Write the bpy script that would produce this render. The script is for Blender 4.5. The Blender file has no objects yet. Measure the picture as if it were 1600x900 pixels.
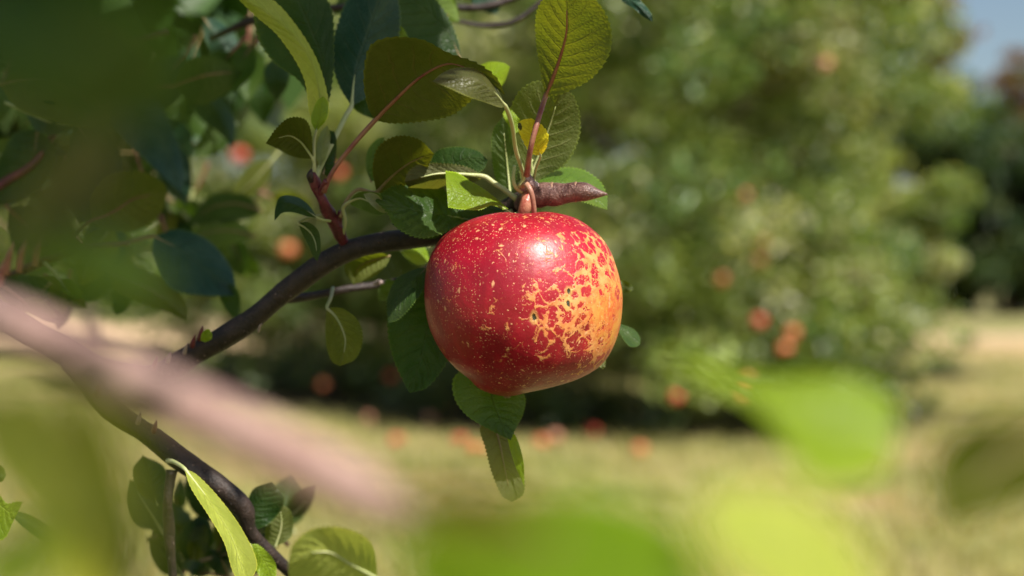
import bpy, math, random
import numpy as np
from mathutils import Vector, Matrix, Quaternion
random.seed(7); rng = np.random.default_rng(11)
S = bpy.context.scene
COL = S.collection

# ------------------------------------------------------------------ camera
CAM_H = 1.05
FPX = 1600 * 50 / 36.0
cam_d = bpy.data.cameras.new("camera"); cam = bpy.data.objects.new("camera", cam_d); COL.objects.link(cam)
cam_d.lens = 50; cam_d.sensor_width = 36; cam_d.clip_start = 0.02; cam_d.clip_end = 2000
cam.location = (0, 0, CAM_H); cam.rotation_euler = (math.radians(90), 0, 0)
cam_d.dof.use_dof = True; cam_d.dof.focus_distance = 0.552; cam_d.dof.aperture_fstop = 5.6
cam_d.dof.aperture_blades = 0
S.camera = cam
# ------------------------------------------------------------------ sky, sun, exposure
SUN_EL, SUN_AZ = 50, 144        # azimuth clockwise from +Y
w = bpy.data.worlds.new("World"); S.world = w; w.use_nodes = True
nt = w.node_tree; bg = nt.nodes["Background"]; sky = nt.nodes.new("ShaderNodeTexSky")
sky.sky_type = 'NISHITA'; sky.sun_disc = False
sky.sun_elevation = math.radians(SUN_EL); sky.sun_rotation = math.radians(SUN_AZ)
nt.links.new(sky.outputs[0], bg.inputs[0]); bg.inputs[1].default_value = 0.066; sky.dust_density = 1.5; sky.air_density = 1.2
sd = Vector((math.sin(math.radians(SUN_AZ)) * math.cos(math.radians(SUN_EL)),
             math.cos(math.radians(SUN_AZ)) * math.cos(math.radians(SUN_EL)), math.sin(math.radians(SUN_EL))))
sl = bpy.data.lights.new("sun", 'SUN'); so = bpy.data.objects.new("sun", sl); COL.objects.link(so)
sl.energy = 5.0; sl.angle = math.radians(0.5); sl.color = (1.0, 0.94, 0.84)
so.rotation_euler = sd.to_track_quat('Z', 'Y').to_euler(); so.location = (2, -3, 8)
S.view_settings.view_transform = 'Standard'; S.view_settings.look = 'None'
S.view_settings.exposure = 0.68; S.view_settings.gamma = 1
S.cycles.use_denoising = True
S.cycles.max_bounces = 6; S.cycles.diffuse_bounces = 3; S.cycles.glossy_bounces = 3; S.cycles.transmission_bounces = 4
S.cycles.sample_clamp_indirect = 4

# ------------------------------------------------------------------ helpers
def P(px, py, Z):
    return Vector(((px - 800) / FPX * Z, Z, CAM_H + (450 - py) / FPX * Z))
D0 = 0.577
ORG = {}
def link(name, me, parent=None, origin=None, **props):
    o = bpy.data.objects.new(name, me); COL.objects.link(o)
    org = Vector(origin) if origin is not None else Vector((0, 0, 0))
    ORG[o.name] = org
    if parent is not None:
        o.parent = parent; o.location = org - ORG[parent.name]
    else: o.location = org
    for k, v in props.items(): o[k] = v
    return o
def empty(name, loc, label, cat, group=None):
    o = link(name, None, None, loc, label=label, category=cat)
    o.empty_display_size = 0.1
    if group: o['group'] = group
    return o
def mesh(name, V, F, mat, origin=(0, 0, 0), uv=None, smooth=True, col=None):
    me = bpy.data.meshes.new(name)
    V = np.asarray(V, dtype=np.float64) - np.asarray(origin, dtype=np.float64)
    F = np.asarray(F, dtype=np.int32)
    n, k = F.shape
    me.vertices.add(len(V)); me.vertices.foreach_set('co', V.ravel())
    me.loops.add(n * k); me.loops.foreach_set('vertex_index', F.ravel())
    me.polygons.add(n); me.polygons.foreach_set('loop_start', np.arange(0, n * k, k, dtype=np.int32))
    me.update(calc_edges=True); me.validate()
    if smooth: me.polygons.foreach_set('use_smooth', np.ones(len(me.polygons), dtype=bool))
    if uv is not None:
        l = me.uv_layers.new(name='UVMap'); l.data.foreach_set('uv', np.asarray(uv)[F.ravel()].ravel())
    if col is not None:
        a = me.color_attributes.new('tint', 'FLOAT_COLOR', 'POINT')
        c = np.ones((len(V), 4)); c[:, :3] = col; a.data.foreach_set('color', c.ravel())
    if mat: me.materials.append(mat)
    return me
def cr(pts, ts):
    """Catmull-Rom through pts (chord-length), evaluated at ts in 0..1"""
    p = np.asarray(pts, float)
    if len(p) == 2: return p[0] + (p[1] - p[0]) * np.asarray(ts)[:, None]
    d = np.sqrt(((p[1:, :min(3, p.shape[1])] - p[:-1, :min(3, p.shape[1])]) ** 2).sum(1)) ** 0.8 + 1e-9
    t = np.concatenate([[0], np.cumsum(d)]); t /= t[-1]
    m = np.zeros_like(p)
    m[1:-1] = (p[2:] - p[:-2]) / (t[2:] - t[:-2])[:, None]
    m[0] = (p[1] - p[0]) / (t[1] - t[0]); m[-1] = (p[-1] - p[-2]) / (t[-1] - t[-2])
    out = []
    for x in ts:
        i = min(max(np.searchsorted(t, x, 'right') - 1, 0), len(p) - 2)
        h = t[i + 1] - t[i]; s = (x - t[i]) / h
        out.append((2*s**3-3*s*s+1)*p[i] + (s**3-2*s*s+s)*h*m[i] + (-2*s**3+3*s*s)*p[i+1] + (s**3-s*s)*h*m[i+1])
    return np.array(out)
def tube(pts, radii, n=10, seg=8, rough=0.0, caps=True):
    """pts world; radii per control point"""
    q = np.array([[*p, r] for p, r in zip(pts, radii)])
    m = max(2, (len(pts) - 1) * seg + 1)
    s = cr(q, np.linspace(0, 1, m)); s[:, 3] = np.maximum(s[:, 3], 1e-5)
    c = s[:, :3]; t = np.gradient(c, axis=0); t /= np.linalg.norm(t, axis=1)[:, None] + 1e-12
    u = np.cross(t[0], [0.31, 0.9, 0.22]); u /= np.linalg.norm(u); V = []; uv = []
    ph = rng.random(4) * 6
    for i in range(m):
        u = u - t[i] * u.dot(t[i]); u /= np.linalg.norm(u); v = np.cross(t[i], u)
        a = np.linspace(0, 2 * np.pi, n, endpoint=False)
        r = s[i, 3] * (1 + rough * (np.sin(a * 2 + ph[0] + i * .31) * .4 + np.sin(a * 3 - i * .47 + ph[1]) * .3 + math.sin(i * .23 + ph[2]) * .35 + math.sin(i * .37 + ph[3]) * .35 + rng.normal(0, .12, n)))
        V.append(c[i] + np.cos(a)[:, None] * u * r[:, None] + np.sin(a)[:, None] * v * r[:, None])
        uv += [(k / n, i / m) for k in range(n)]
    V = np.concatenate(V); F = []
    for i in range(m - 1):
        for k in range(n):
            F.append((i*n+k, i*n+(k+1) % n, (i+1)*n+(k+1) % n, (i+1)*n+k))
    if caps:
        V = np.concatenate([V, c[:1], c[-1:]]); a0, a1 = len(V) - 2, len(V) - 1; uv += [(0, 0), (0, 1)]
        for k in range(n):
            F.append((a0, (k+1) % n, k, k)); F.append((a1, (m-1)*n+k, (m-1)*n+(k+1) % n, (m-1)*n+(k+1) % n))
    return V, F, uv
def fixq(F):   # triangles written as degenerate quads are split into real triangles by doing everything as tris
    out = []
    for f in F:
        if f[2] == f[3]: out.append(f[:3])
        else: out.append((f[0], f[1], f[2])); out.append((f[0], f[2], f[3]))
    return out
def tube_obj(name, pts, radii, mat, parent, n=10, seg=8, rough=0.0, **props):
    V, F, uv = tube(pts, radii, n, seg, rough)
    o = np.array(pts[0])
    return link(name, mesh(name, V, fixq(F), mat, o, uv), parent, o, **props)

# ------------------------------------------------------------------ materials
def newmat(name):
    m = bpy.data.materials.new(name); m.use_nodes = True
    m.node_tree.nodes.clear(); return m, m.node_tree
class N:
    def __init__(s, nt): s.nt = nt
    def n(s, t, **kw):
        x = s.nt.nodes.new(t)
        for k, v in kw.items(): setattr(x, k, v)
        return x
    def set(s, sock, v):
        if isinstance(v, bpy.types.NodeSocket): s.nt.links.new(v, sock)
        elif v is not None: sock.default_value = v
    def math(s, op, a, b=None, c=None, clamp=False):
        x = s.n('ShaderNodeMath', operation=op); x.use_clamp = clamp
        s.set(x.inputs[0], a)
        if b is not None: s.set(x.inputs[1], b)
        if c is not None: s.set(x.inputs[2], c)
        return x.outputs[0]
    def mix(s, f, a, b, mode='MIX'):
        x = s.n('ShaderNodeMix', data_type='RGBA', blend_type=mode)
        s.set(x.inputs[0], f); s.set(x.inputs[6], a if isinstance(a, bpy.types.NodeSocket) else (*a, 1)); s.set(x.inputs[7], b if isinstance(b, bpy.types.NodeSocket) else (*b, 1))
        return x.outputs[2]
    def step(s, v, lo, hi, inv=False):
        x = s.n('ShaderNodeMapRange', interpolation_type='SMOOTHSTEP')
        s.set(x.inputs[0], v); s.set(x.inputs[1], lo); s.set(x.inputs[2], hi)
        x.inputs[3].default_value = 1.0 if inv else 0.0; x.inputs[4].default_value = 0.0 if inv else 1.0
        return x.outputs[0]
    def noise(s, vec, scale, detail=3, rough=.55, out=0):
        x = s.n('ShaderNodeTexNoise'); s.set(x.inputs['Vector'], vec); x.inputs['Scale'].default_value = scale
        x.inputs['Detail'].default_value = detail; x.inputs['Roughness'].default_value = rough
        return x.outputs[out]
    def vor(s, vec, scale, feature='F1', out='Distance', rand=1.0):
        x = s.n('ShaderNodeTexVoronoi', feature=feature); s.set(x.inputs['Vector'], vec)
        x.inputs['Scale'].default_value = scale; x.inputs['Randomness'].default_value = rand
        return x.outputs[out]
    def bump(s, h, dist, strength=1.0, normal=None):
        x = s.n('ShaderNodeBump'); s.set(x.inputs['Height'], h); x.inputs['Distance'].default_value = dist
        x.inputs['Strength'].default_value = strength
        if normal is not None: s.set(x.inputs['Normal'], normal)
        return x.outputs[0]
    def out(s, sh): s.nt.links.new(sh, s.n('ShaderNodeOutputMaterial').inputs[0])

KA = .82          # even scale on leaf, bark and ground colours, for less bounce and deeper shade
def leaf_mat(name, top, under, trans, vein=(.2, .26, .07), rough=.42, tr=.5, spots=0.0, spec=.5, blot=None):
    m, t = newmat(name); g = N(t); top, under, trans, vein = [[x * KA for x in q_] for q_ in (top, under, trans, vein)]
    uv = g.n('ShaderNodeUVMap').outputs[0]
    sx = g.n('ShaderNodeSeparateXYZ'); g.set(sx.inputs[0], uv); u, v = sx.outputs[0], sx.outputs[1]
    obj = g.n('ShaderNodeTexCoord').outputs['Object']
    au = g.math('ABSOLUTE', g.math('SUBTRACT', g.math('MULTIPLY', u, 2), 1))
    wob = g.math('MULTIPLY', g.math('SUBTRACT', g.noise(obj, 70, 3), .5), .10)
    ph = g.math('ADD', g.math('SUBTRACT', v, g.math('MULTIPLY', g.math('POWER', au, 1.25), .20)), wob)
    side = g.math('LESS_THAN', u, .5)
    rnd = g.n('ShaderNodeObjectInfo').outputs['Random']
    ph = g.math('ADD', g.math('MULTIPLY', ph, g.math('ADD', 6.5, g.math('MULTIPLY', rnd, 3))), g.math('MULTIPLY', side, .45))
    fr = g.math('ABSOLUTE', g.math('SUBTRACT', g.math('FRACT', ph), .5))        # 0 on the vein
    sv = g.math('MULTIPLY', g.step(fr, .02, .085, True), g.step(au, .93, .5))
    mid = g.step(au, .012, .05, True)
    ret = g.step(g.vor(obj, 620, 'DISTANCE_TO_EDGE'), .0, .10, True)
    veins = g.math('MAXIMUM', g.math('MAXIMUM', g.math('MULTIPLY', sv, .75), mid), g.math('MULTIPLY', ret, .30))
    nz = g.noise(obj, 60, 4); nz2 = g.noise(obj, 330, 3)
    back = g.n('ShaderNodeNewGeometry').outputs['Backfacing']
    base = g.mix(back, top, under)
    base = g.mix(g.math('MULTIPLY', g.step(nz, .35, .7), .45), base, [min(1, c * 1.5) for c in under])
    base = g.mix(g.math('MULTIPLY', g.step(nz2, .4, .62), .25), base, [c * .6 for c in top])
    base = g.mix(g.math('MULTIPLY', veins, g.math('ADD', .16, g.math('MULTIPLY', back, .38))), base, vein)
    tcol = g.mix(g.math('MULTIPLY', g.step(nz, .3, .75), .5), trans, [trans[0] * 1.35, trans[1] * 1.0, trans[2] * .8])
    tcol = g.mix(g.math('MULTIPLY', veins, .45), tcol, [trans[0] * .55, trans[1] * .45, trans[2] * .5])
    base = g.mix(g.math('MULTIPLY', g.step(au, .93, .975), .55), base, [min(1, c * 2.2 + .12) for c in top[:2]] + [top[2] + .03])
    if blot:
        ed = g.math('MULTIPLY', g.step(g.math('ADD', au, g.math('MULTIPLY', g.noise(obj, 110, 3), .9)), 1.05, 1.35), .7)
        base = g.mix(ed, base, blot); tcol = g.mix(ed, tcol, blot)
    if spots > 0:
        sp = g.step(g.math('ADD', g.vor(obj, 230), g.math('MULTIPLY', g.noise(obj, 400, 2), .25)), .20, .27, True)
        gate = g.step(g.noise(obj, 75, 2), .56, .64)
        spm = g.math('MULTIPLY', g.math('MULTIPLY', sp, gate), spots)
        base = g.mix(spm, base, (.07, .035, .015)); tcol = g.mix(spm, tcol, (.05, .02, .008))
    hgt = g.math('SUBTRACT', g.math('ADD', g.math('MULTIPLY', nz2, .5), g.math('MULTIPLY', g.math('SQRT', g.vor(obj, 620, 'DISTANCE_TO_EDGE')), .9)),
                 g.math('MULTIPLY', g.math('MAXIMUM', sv, mid), .8))
    nrm = g.bump(hgt, .00035, .8)
    pr = g.n('ShaderNodeBsdfPrincipled'); g.set(pr.inputs['Base Color'], base); g.set(pr.inputs['Normal'], nrm)
    rr = g.math('ADD', g.math('MULTIPLY', back, .25), g.math('ADD', g.math('MULTIPLY', nz2, .2), rough - .1))
    g.set(pr.inputs['Roughness'], rr); pr.inputs['Specular IOR Level'].default_value = spec
    tl = g.n('ShaderNodeBsdfTranslucent'); g.set(tl.inputs[0], tcol); g.set(tl.inputs['Normal'], nrm)
    mx = g.n('ShaderNodeMixShader'); mx.inputs[0].default_value = tr
    t.links.new(pr.outputs[0], mx.inputs[1]); t.links.new(tl.outputs[0], mx.inputs[2]); g.out(mx.outputs[0])
    return m
def crown_mat(name, tr=.45, gloss=.5, rough=.4):
    m, t = newmat(name); g = N(t)
    a = g.mix(1.0, g.n('ShaderNodeAttribute', attribute_name='tint').outputs['Color'], (KA, KA, KA), 'MULTIPLY')
    pr = g.n('ShaderNodeBsdfPrincipled'); g.set(pr.inputs['Base Color'], a); pr.inputs['Roughness'].default_value = rough
    pr.inputs['Specular IOR Level'].default_value = gloss
    tl = g.n('ShaderNodeBsdfTranslucent'); g.set(tl.inputs[0], g.mix(1.0, a, (2.2, 2.2, .8), 'MULTIPLY'))
    mx = g.n('ShaderNodeMixShader'); mx.inputs[0].default_value = tr
    t.links.new(pr.outputs[0], mx.inputs[1]); t.links.new(tl.outputs[0], mx.inputs[2]); g.out(mx.outputs[0])
    return m
def bark_mat(name, c1, c2, lent=(.32, .22, .17), scale=1.0, rough=.55, lent_amt=.7):
    m, t = newmat(name); g = N(t)
    obj = g.n('ShaderNodeTexCoord').outputs['Object']
    n1 = g.noise(obj, 130 * scale, 5, .6); n2 = g.noise(obj, 900 * scale, 3)
    c = g.mix(g.step(n1, .35, .68), c1, c2)
    c = g.mix(g.math('MULTIPLY', g.step(n2, .5, .7), .5), c, [x * 1.8 for x in c2])
    vd = g.vor(obj, 330 * scale); gate = g.step(g.noise(obj, 210 * scale, 2), .5, .56)
    lm = g.math('MULTIPLY', g.step(vd, .13, .2, True), gate)
    c = g.mix(g.math('MULTIPLY', lm, lent_amt), c, lent)
    pr = g.n('ShaderNodeBsdfPrincipled'); g.set(pr.inputs['Base Color'], g.mix(1.0, c, (KA, KA, KA), 'MULTIPLY')); pr.inputs['Roughness'].default_value = rough
    h = g.math('ADD', g.math('ADD', n1, g.math('MULTIPLY', n2, .5)), lm)
    g.set(pr.inputs['Normal'], g.bump(h, .0010 / scale, 1.0)); g.out(pr.outputs[0])
    return m
def plain_mat(name, c1, c2, scale=60, rough=.5, bump=.0003, sss=0):
    m, t = newmat(name); g = N(t); obj = g.n('ShaderNodeTexCoord').outputs['Object']
    n1 = g.noise(obj, scale, 4); c = g.mix(g.step(n1, .35, .65), c1, c2)
    pr = g.n('ShaderNodeBsdfPrincipled'); g.set(pr.inputs['Base Color'], g.mix(1.0, c, (KA, KA, KA), 'MULTIPLY')); pr.inputs['Roughness'].default_value = rough
    if bump: g.set(pr.inputs['Normal'], g.bump(g.noise(obj, scale * 6, 3), bump, .7))
    g.out(pr.outputs[0]); return m

M = {}
M['green'] = leaf_mat('leaf_green', (.040, .095, .016), (.13, .18, .06), (.16, .30, .012), spots=.6)
M['dark'] = leaf_mat('leaf_dark_green', (.020, .060, .012), (.070, .11, .03), (.07, .16, .010), rough=.40, spec=.3, spots=.5)
M['teal'] = leaf_mat('leaf_sky_tint_green', (.016, .060, .036), (.075, .13, .08), (.03, .11, .03), rough=.40, tr=.32, spec=.35)  # sky sheen of shaded leaves is put into this bluish colour
M['olive'] = leaf_mat('leaf_olive', (.060, .095, .014), (.13, .16, .035), (.24, .30, .010), vein=(.28, .24, .08), spots=.5)
M['bright'] = leaf_mat('leaf_bright_green', (.24, .38, .012), (.28, .38, .04), (.50, .68, .015), vein=(.55, .62, .12), tr=.5, spec=.35)
M['lime'] = leaf_mat('leaf_young_lime', (.50, .58, .08), (.50, .56, .12), (.80, .90, .10), vein=(.6, .65, .2), tr=.5, spec=.35)
M['fresh'] = leaf_mat('leaf_fresh_green', (.10, .21, .02), (.16, .24, .05), (.32, .54, .015), vein=(.3, .4, .1))
M['deep'] = leaf_mat('leaf_shaded_olive', (.040, .065, .010), (.085, .105, .02), (.165, .19, .006), vein=(.24, .19, .06), spec=.3)  # the olive leaf darkened in colour for leaves seen in shade
M['grassy'] = leaf_mat('leaf_grass_green', (.13, .24, .004), (.16, .26, .02), (.34, .52, .006), vein=(.25, .35, .05), spec=.15)
M['moss'] = leaf_mat('leaf_moss_green', (.07, .11, .008), (.12, .15, .015), (.34, .40, .0), vein=(.3, .3, .05), spec=.2)
M['pale'] = leaf_mat('leaf_pale', (.30, .35, .14), (.42, .44, .28), (.4, .5, .1), vein=(.5, .5, .3), rough=.5)
M['rust'] = leaf_mat('leaf_dull_brown_green', (.10, .11, .025), (.16, .17, .06), (.20, .22, .02), vein=(.25, .2, .1), spots=.7)
M['yellow'] = leaf_mat('leaf_yellow', (1.1, .95, .03), (1.05, .92, .06), (1.0, .8, .03), vein=(.75, .65, .12))
M['bark'] = bark_mat('bark_dark_brown', (.016, .009, .007), (.042, .024, .018), (.24, .16, .13), lent_amt=.8, rough=.58)
M['spur_bark'] = bark_mat('bark_red_brown', (.075, .030, .027), (.22, .12, .10), (.38, .24, .18), 1.3, rough=.42, lent_amt=.5)
M['pinkbark'] = bark_mat('bark_sunlit_pink', (.33, .19, .165), (.45, .29, .25), (.5, .38, .33))  # grey-brown bark, lightened to pink in colour for the sun on it
M['shoot'] = bark_mat('shoot_maroon', (.08, .010, .016), (.18, .030, .040), (.4, .2, .18), 1.5, rough=.4, lent_amt=.3)
M['pet_red'] = plain_mat('petiole_red', (.24, .06, .055), (.34, .15, .09), 120, .4)
M['pet_green'] = plain_mat('petiole_green', (.42, .48, .18), (.50, .50, .24), 120, .4)
M['pet_mid'] = plain_mat('petiole_brown_green', (.24, .16, .06), (.30, .22, .09), 120, .45)
M['scar'] = plain_mat('twig_scar', (.30, .16, .10), (.42, .25, .16), 300, .6, .0006)
M['stemmat'] = plain_mat('apple_stem_pink', (.38, .17, .12), (.50, .27, .17), 140, .38)
M['fleshstem'] = plain_mat('spur_base_red', (.38, .08, .05), (.52, .24, .15), 170, .35)
M['bud'] = plain_mat('bud_grey_pink', (.26, .15, .15), (.50, .38, .36), 350, .6, .0008)
M['bgbark'] = bark_mat('bark_orchard', (.07, .05, .04), (.16, .12, .09), (.2, .17, .14), .05, rough=.8)
M['crown'] = crown_mat('crown_leaves', .32, .6, .38); M['far_crown'] = crown_mat('far_crown_leaves', .3, .3, .55)

def apple_mat():
    m, t = newmat('apple_skin'); g = N(t)
    obj = g.n('ShaderNodeTexCoord').outputs['Object']
    def warp(amount, scale):
        no = g.noise(obj, scale, 3, .6, 1)
        a = g.n('ShaderNodeVectorMath', operation='SUBTRACT'); g.set(a.inputs[0], no); a.inputs[1].default_value = (.5, .5, .5)
        b = g.n('ShaderNodeVectorMath', operation='SCALE'); g.set(b.inputs[0], a.outputs[0]); b.inputs['Scale'].default_value = amount
        c = g.n('ShaderNodeVectorMath', operation='ADD'); g.set(c.inputs[0], obj); g.set(c.inputs[1], b.outputs[0]); return c.outputs[0]
    sx = g.n('ShaderNodeSeparateXYZ'); g.set(sx.inputs[0], obj); X, Y, Z = sx.outputs
    # mask of the russeted side: right of the face, widest a little below the middle
    lown = g.math('SUBTRACT', g.noise(obj, 42, 3), .5)
    xx = g.math('ADD', X, g.math('MULTIPLY', lown, .034))
    zz = g.math('ABSOLUTE', g.math('ADD', Z, .003))
    zl = g.math('ADD', Z, g.math('MULTIPLY', lown, .012))
    shift = g.math('SUBTRACT', g.math('MULTIPLY', g.step(zl, -.006, .018), .019), .006)
    lowf = g.math('ADD', g.math('MULTIPLY', g.step(zl, -.012, -.030), .034), g.math('MULTIPLY', g.step(zl, .024, .036), .012))
    mask = g.step(g.math('SUBTRACT', xx, g.math('ADD', shift, lowf)), -.019, .062)
    n_red = g.noise(obj, 26, 3)
    strv = g.n('ShaderNodeMapping'); g.set(strv.inputs[0], obj); strv.inputs['Scale'].default_value = (1, 1, .22)
    streak = g.noise(strv.outputs[0], 190, 3)
    red = g.mix(g.step(n_red, .3, .7), (.225, .0003, .009), (.36, .0005, .016))
    red = g.mix(g.math('MULTIPLY', g.step(streak, .45, .7), .35), red, (.47, .002, .021))
    low = g.step(Z, -.018, -.037, False)
    red = g.mix(g.math('MULTIPLY', g.step(Z, -.0375, -.033, True), .6), red, (.36, .11, .05))
    # base under the russet becomes orange on the far right
    org = g.mix(g.step(g.noise(obj, 85, 4), .35, .65), (.50, .115, .012), (.60, .23, .025))
    # network: islands of red left between tan lines; lines widen with the mask
    w1 = warp(.0075, 150); e1 = g.vor(w1, 155, 'DISTANCE_TO_EDGE'); f1 = g.noise(warp(.004, 300), 210, 4, .6)
    w2 = warp(.006, 260); e2 = g.vor(w2, 330, 'DISTANCE_TO_EDGE')
    tanlow = None
    thr = g.math('SUBTRACT', g.math('MULTIPLY', mask, .40), .085)
    v1 = g.math('SUBTRACT', g.math('ADD', e1, g.math('MULTIPLY', g.math('SUBTRACT', f1, .5), .70)), thr)
    net = g.step(v1, -.04, .06, True)
    v2 = g.math('SUBTRACT', g.math('ADD', e2, g.math('MULTIPLY', g.math('SUBTRACT', f1, .5), .5)), g.math('SUBTRACT', g.math('MULTIPLY', mask, .27), .11))
    net2 = g.step(v2, -.03, .05, True)
    net = g.math('MAXIMUM', net, net2)
    tan = g.mix(g.step(g.noise(obj, 240, 4), .35, .65), (.66, .23, .055), (.76, .35, .11))
    tan = g.mix(g.step(mask, .5, .9), tan, org)
    stip = g.math('MULTIPLY', g.step(g.noise(warp(.003, 250), 380, 4, .7), .47, .60), g.step(mask, .35, .8))
    tan = g.mix(g.math('MULTIPLY', stip, .75), tan, (.56, .08, .018))
    blush = g.math('MULTIPLY', g.step(g.noise(obj, 120, 4), .48, .62), g.step(mask, .5, .9))
    tan = g.mix(g.math('MULTIPLY', blush, .55), tan, (.58, .34, .04))
    soft = g.math('MULTIPLY', g.step(g.noise(warp(.004, 120), 95, 4, .6), .38, .66), g.step(mask, .22, .75))
    red = g.mix(g.math('MULTIPLY', soft, .55), red, (.56, .075, .018))
    c = g.mix(g.math('MULTIPLY', net, g.math('ADD', .62, g.math('MULTIPLY', f1, .5)), clamp=True), red, tan)
    # lenticels: three sizes of pale dots
    def dots(scale, r0, r1, gscale, glo, vec=None):
        v = vec or warp(.002, 500)
        d = g.n('ShaderNodeTexVoronoi', feature='F1'); g.set(d.inputs['Vector'], v); d.inputs['Scale'].default_value = scale
        sc = g.n('ShaderNodeSeparateColor'); g.set(sc.inputs[0], d.outputs['Color'])
        keep = g.math('GREATER_THAN', sc.outputs[0], glo)
        size = g.math('ADD', .45, g.math('MULTIPLY', sc.outputs[1], .8))
        return g.math('MULTIPLY', g.step(g.math('DIVIDE', d.outputs['Distance'], size), r0, r1, True), keep)
    lm = g.n('ShaderNodeMapping'); g.set(lm.inputs[0], warp(.003, 380)); lm.inputs['Scale'].default_value = (1, 1, .55)
    dd = g.math('MAXIMUM', dots(240, .05, .12, 0, .66), g.math('MAXIMUM', dots(620, .10, .22, 0, .40), dots(330, .10, .26, 0, .70, lm.outputs[0])))
    d3 = g.math('MULTIPLY', dots(950, .14, .34, 0, .35), g.step(g.noise(obj, 60, 2), .38, .55))
    dd = g.math('MAXIMUM', dd, g.math('MULTIPLY', d3, .8))
    c = g.mix(g.math('MULTIPLY', dd, .85), c, g.mix(g.step(n_red, .4, .6), (.74, .38, .18), (.66, .27, .12)))
    # grey cork cracks on the orange side
    ck = g.math('MULTIPLY', g.step(g.vor(warp(.010, 120), 120, 'DISTANCE_TO_EDGE'), .0, .018, True),
                g.math('MULTIPLY', g.step(g.noise(obj, 130, 2), .55, .62), g.step(mask, .75, .95)))
    c = g.mix(g.math('MULTIPLY', ck, .75), c, (.12, .10, .05))
    # two insect stings
    def sting(px, py, r, rz):
        p = apple_surface_point(px, py); q = g.n('ShaderNodeVectorMath', operation='SUBTRACT')
        g.set(q.inputs[0], warp(.0016, 700)); q.inputs[1].default_value = p
        r_ = g.n('ShaderNodeVectorMath', operation='MULTIPLY'); g.set(r_.inputs[0], q.outputs[0]); r_.inputs[1].default_value = (1, 1, rz)
        l = g.n('ShaderNodeVectorMath', operation='LENGTH'); g.set(l.inputs[0], r_.outputs[0])
        return g.step(l.outputs['Value'], r * .55, r, True), g.step(l.outputs['Value'], r, r * 2.2, True)
    hole = None
    for a in ((884, 455, .0011, .8), (883, 472, .0009, .5), (832, 493, .0010, .6)):
        k, halo = sting(*a); c = g.mix(g.math('MULTIPLY', halo, .65), c, (.62, .36, .10)); c = g.mix(k, c, (.035, .03, .015))
        hole = k if hole is None else g.math('MAXIMUM', hole, k)
    # yellow-green in the stalk bowl and round the eye
    pr = g.n('ShaderNodeBsdfPrincipled'); g.set(pr.inputs['Base Color'], c)
    mott = g.noise(obj, 420, 3)
    rgh = g.math('ADD', g.math('ADD', .325, g.math('MULTIPLY', mott, .20)), g.math('MULTIPLY', net, .15))
    g.set(pr.inputs['Roughness'], rgh); pr.inputs['Specular IOR Level'].default_value = .60
    pr.inputs['Subsurface Weight'].default_value = 0.0
    pr.inputs['Coat Weight'].default_value = .0
    h = g.math('ADD', g.math('MULTIPLY', net, .5), g.math('ADD', g.math('MULTIPLY', dd, .35), g.math('MULTIPLY', mott, .5)))
    h = g.math('SUBTRACT', h, g.math('MULTIPLY', hole, 3))
    b1 = g.bump(h, .00020, .9); b2 = g.bump(g.noise(obj, 75, 4), .0016, .4, b1)
    g.set(pr.inputs['Normal'], b2); g.out(pr.outputs[0]); return m

# ------------------------------------------------------------------ the apple
AC = P(819, 475, D0)                      # centre of the apple
ROWS = [  # y, left x, right x (pixels of its outline, as a half-section at the apple's distance)
 (619.5, 790, 794), (617.5, 779, 806), (613.5, 763, 822), (605, 746, 860), (592, 733, 902), (573, 710, 935.6), (548, 689, 955), (514, 672, 967.5),
 (480, 664.5, 972), (450, 663.5, 971), (415, 667.5, 962), (390, 677.5, 952), (370, 692, 938), (354, 712.5, 920), (343, 736, 903), (336, 762, 884),
 (334.5, 780, 868), (337.5, 795, 851), (344, 805, 842), (352, 812, 833), (357, 818, 828)]
MM = D0 / FPX
def apple_rings(nr=150):
    q = np.array([((y - 475), (l + r) / 2 - 819, (r - l) / 2) for y, l, r in ROWS], float)
    return cr(q, np.linspace(0, 1, nr))
APR = apple_rings()
def apple_depth_scale(y): return .98
def apple_surface_point(px, py):
    i = np.argmin(np.abs(APR[:110, 0] - (py - 475)))
    cx, hw = APR[i, 1], APR[i, 2]; dx = (px - 819 - cx) / hw
    return (dx * hw * MM + cx * MM, -math.sqrt(max(0, 1 - dx * dx)) * hw * MM * .98, -(py - 475) * MM)
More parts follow.
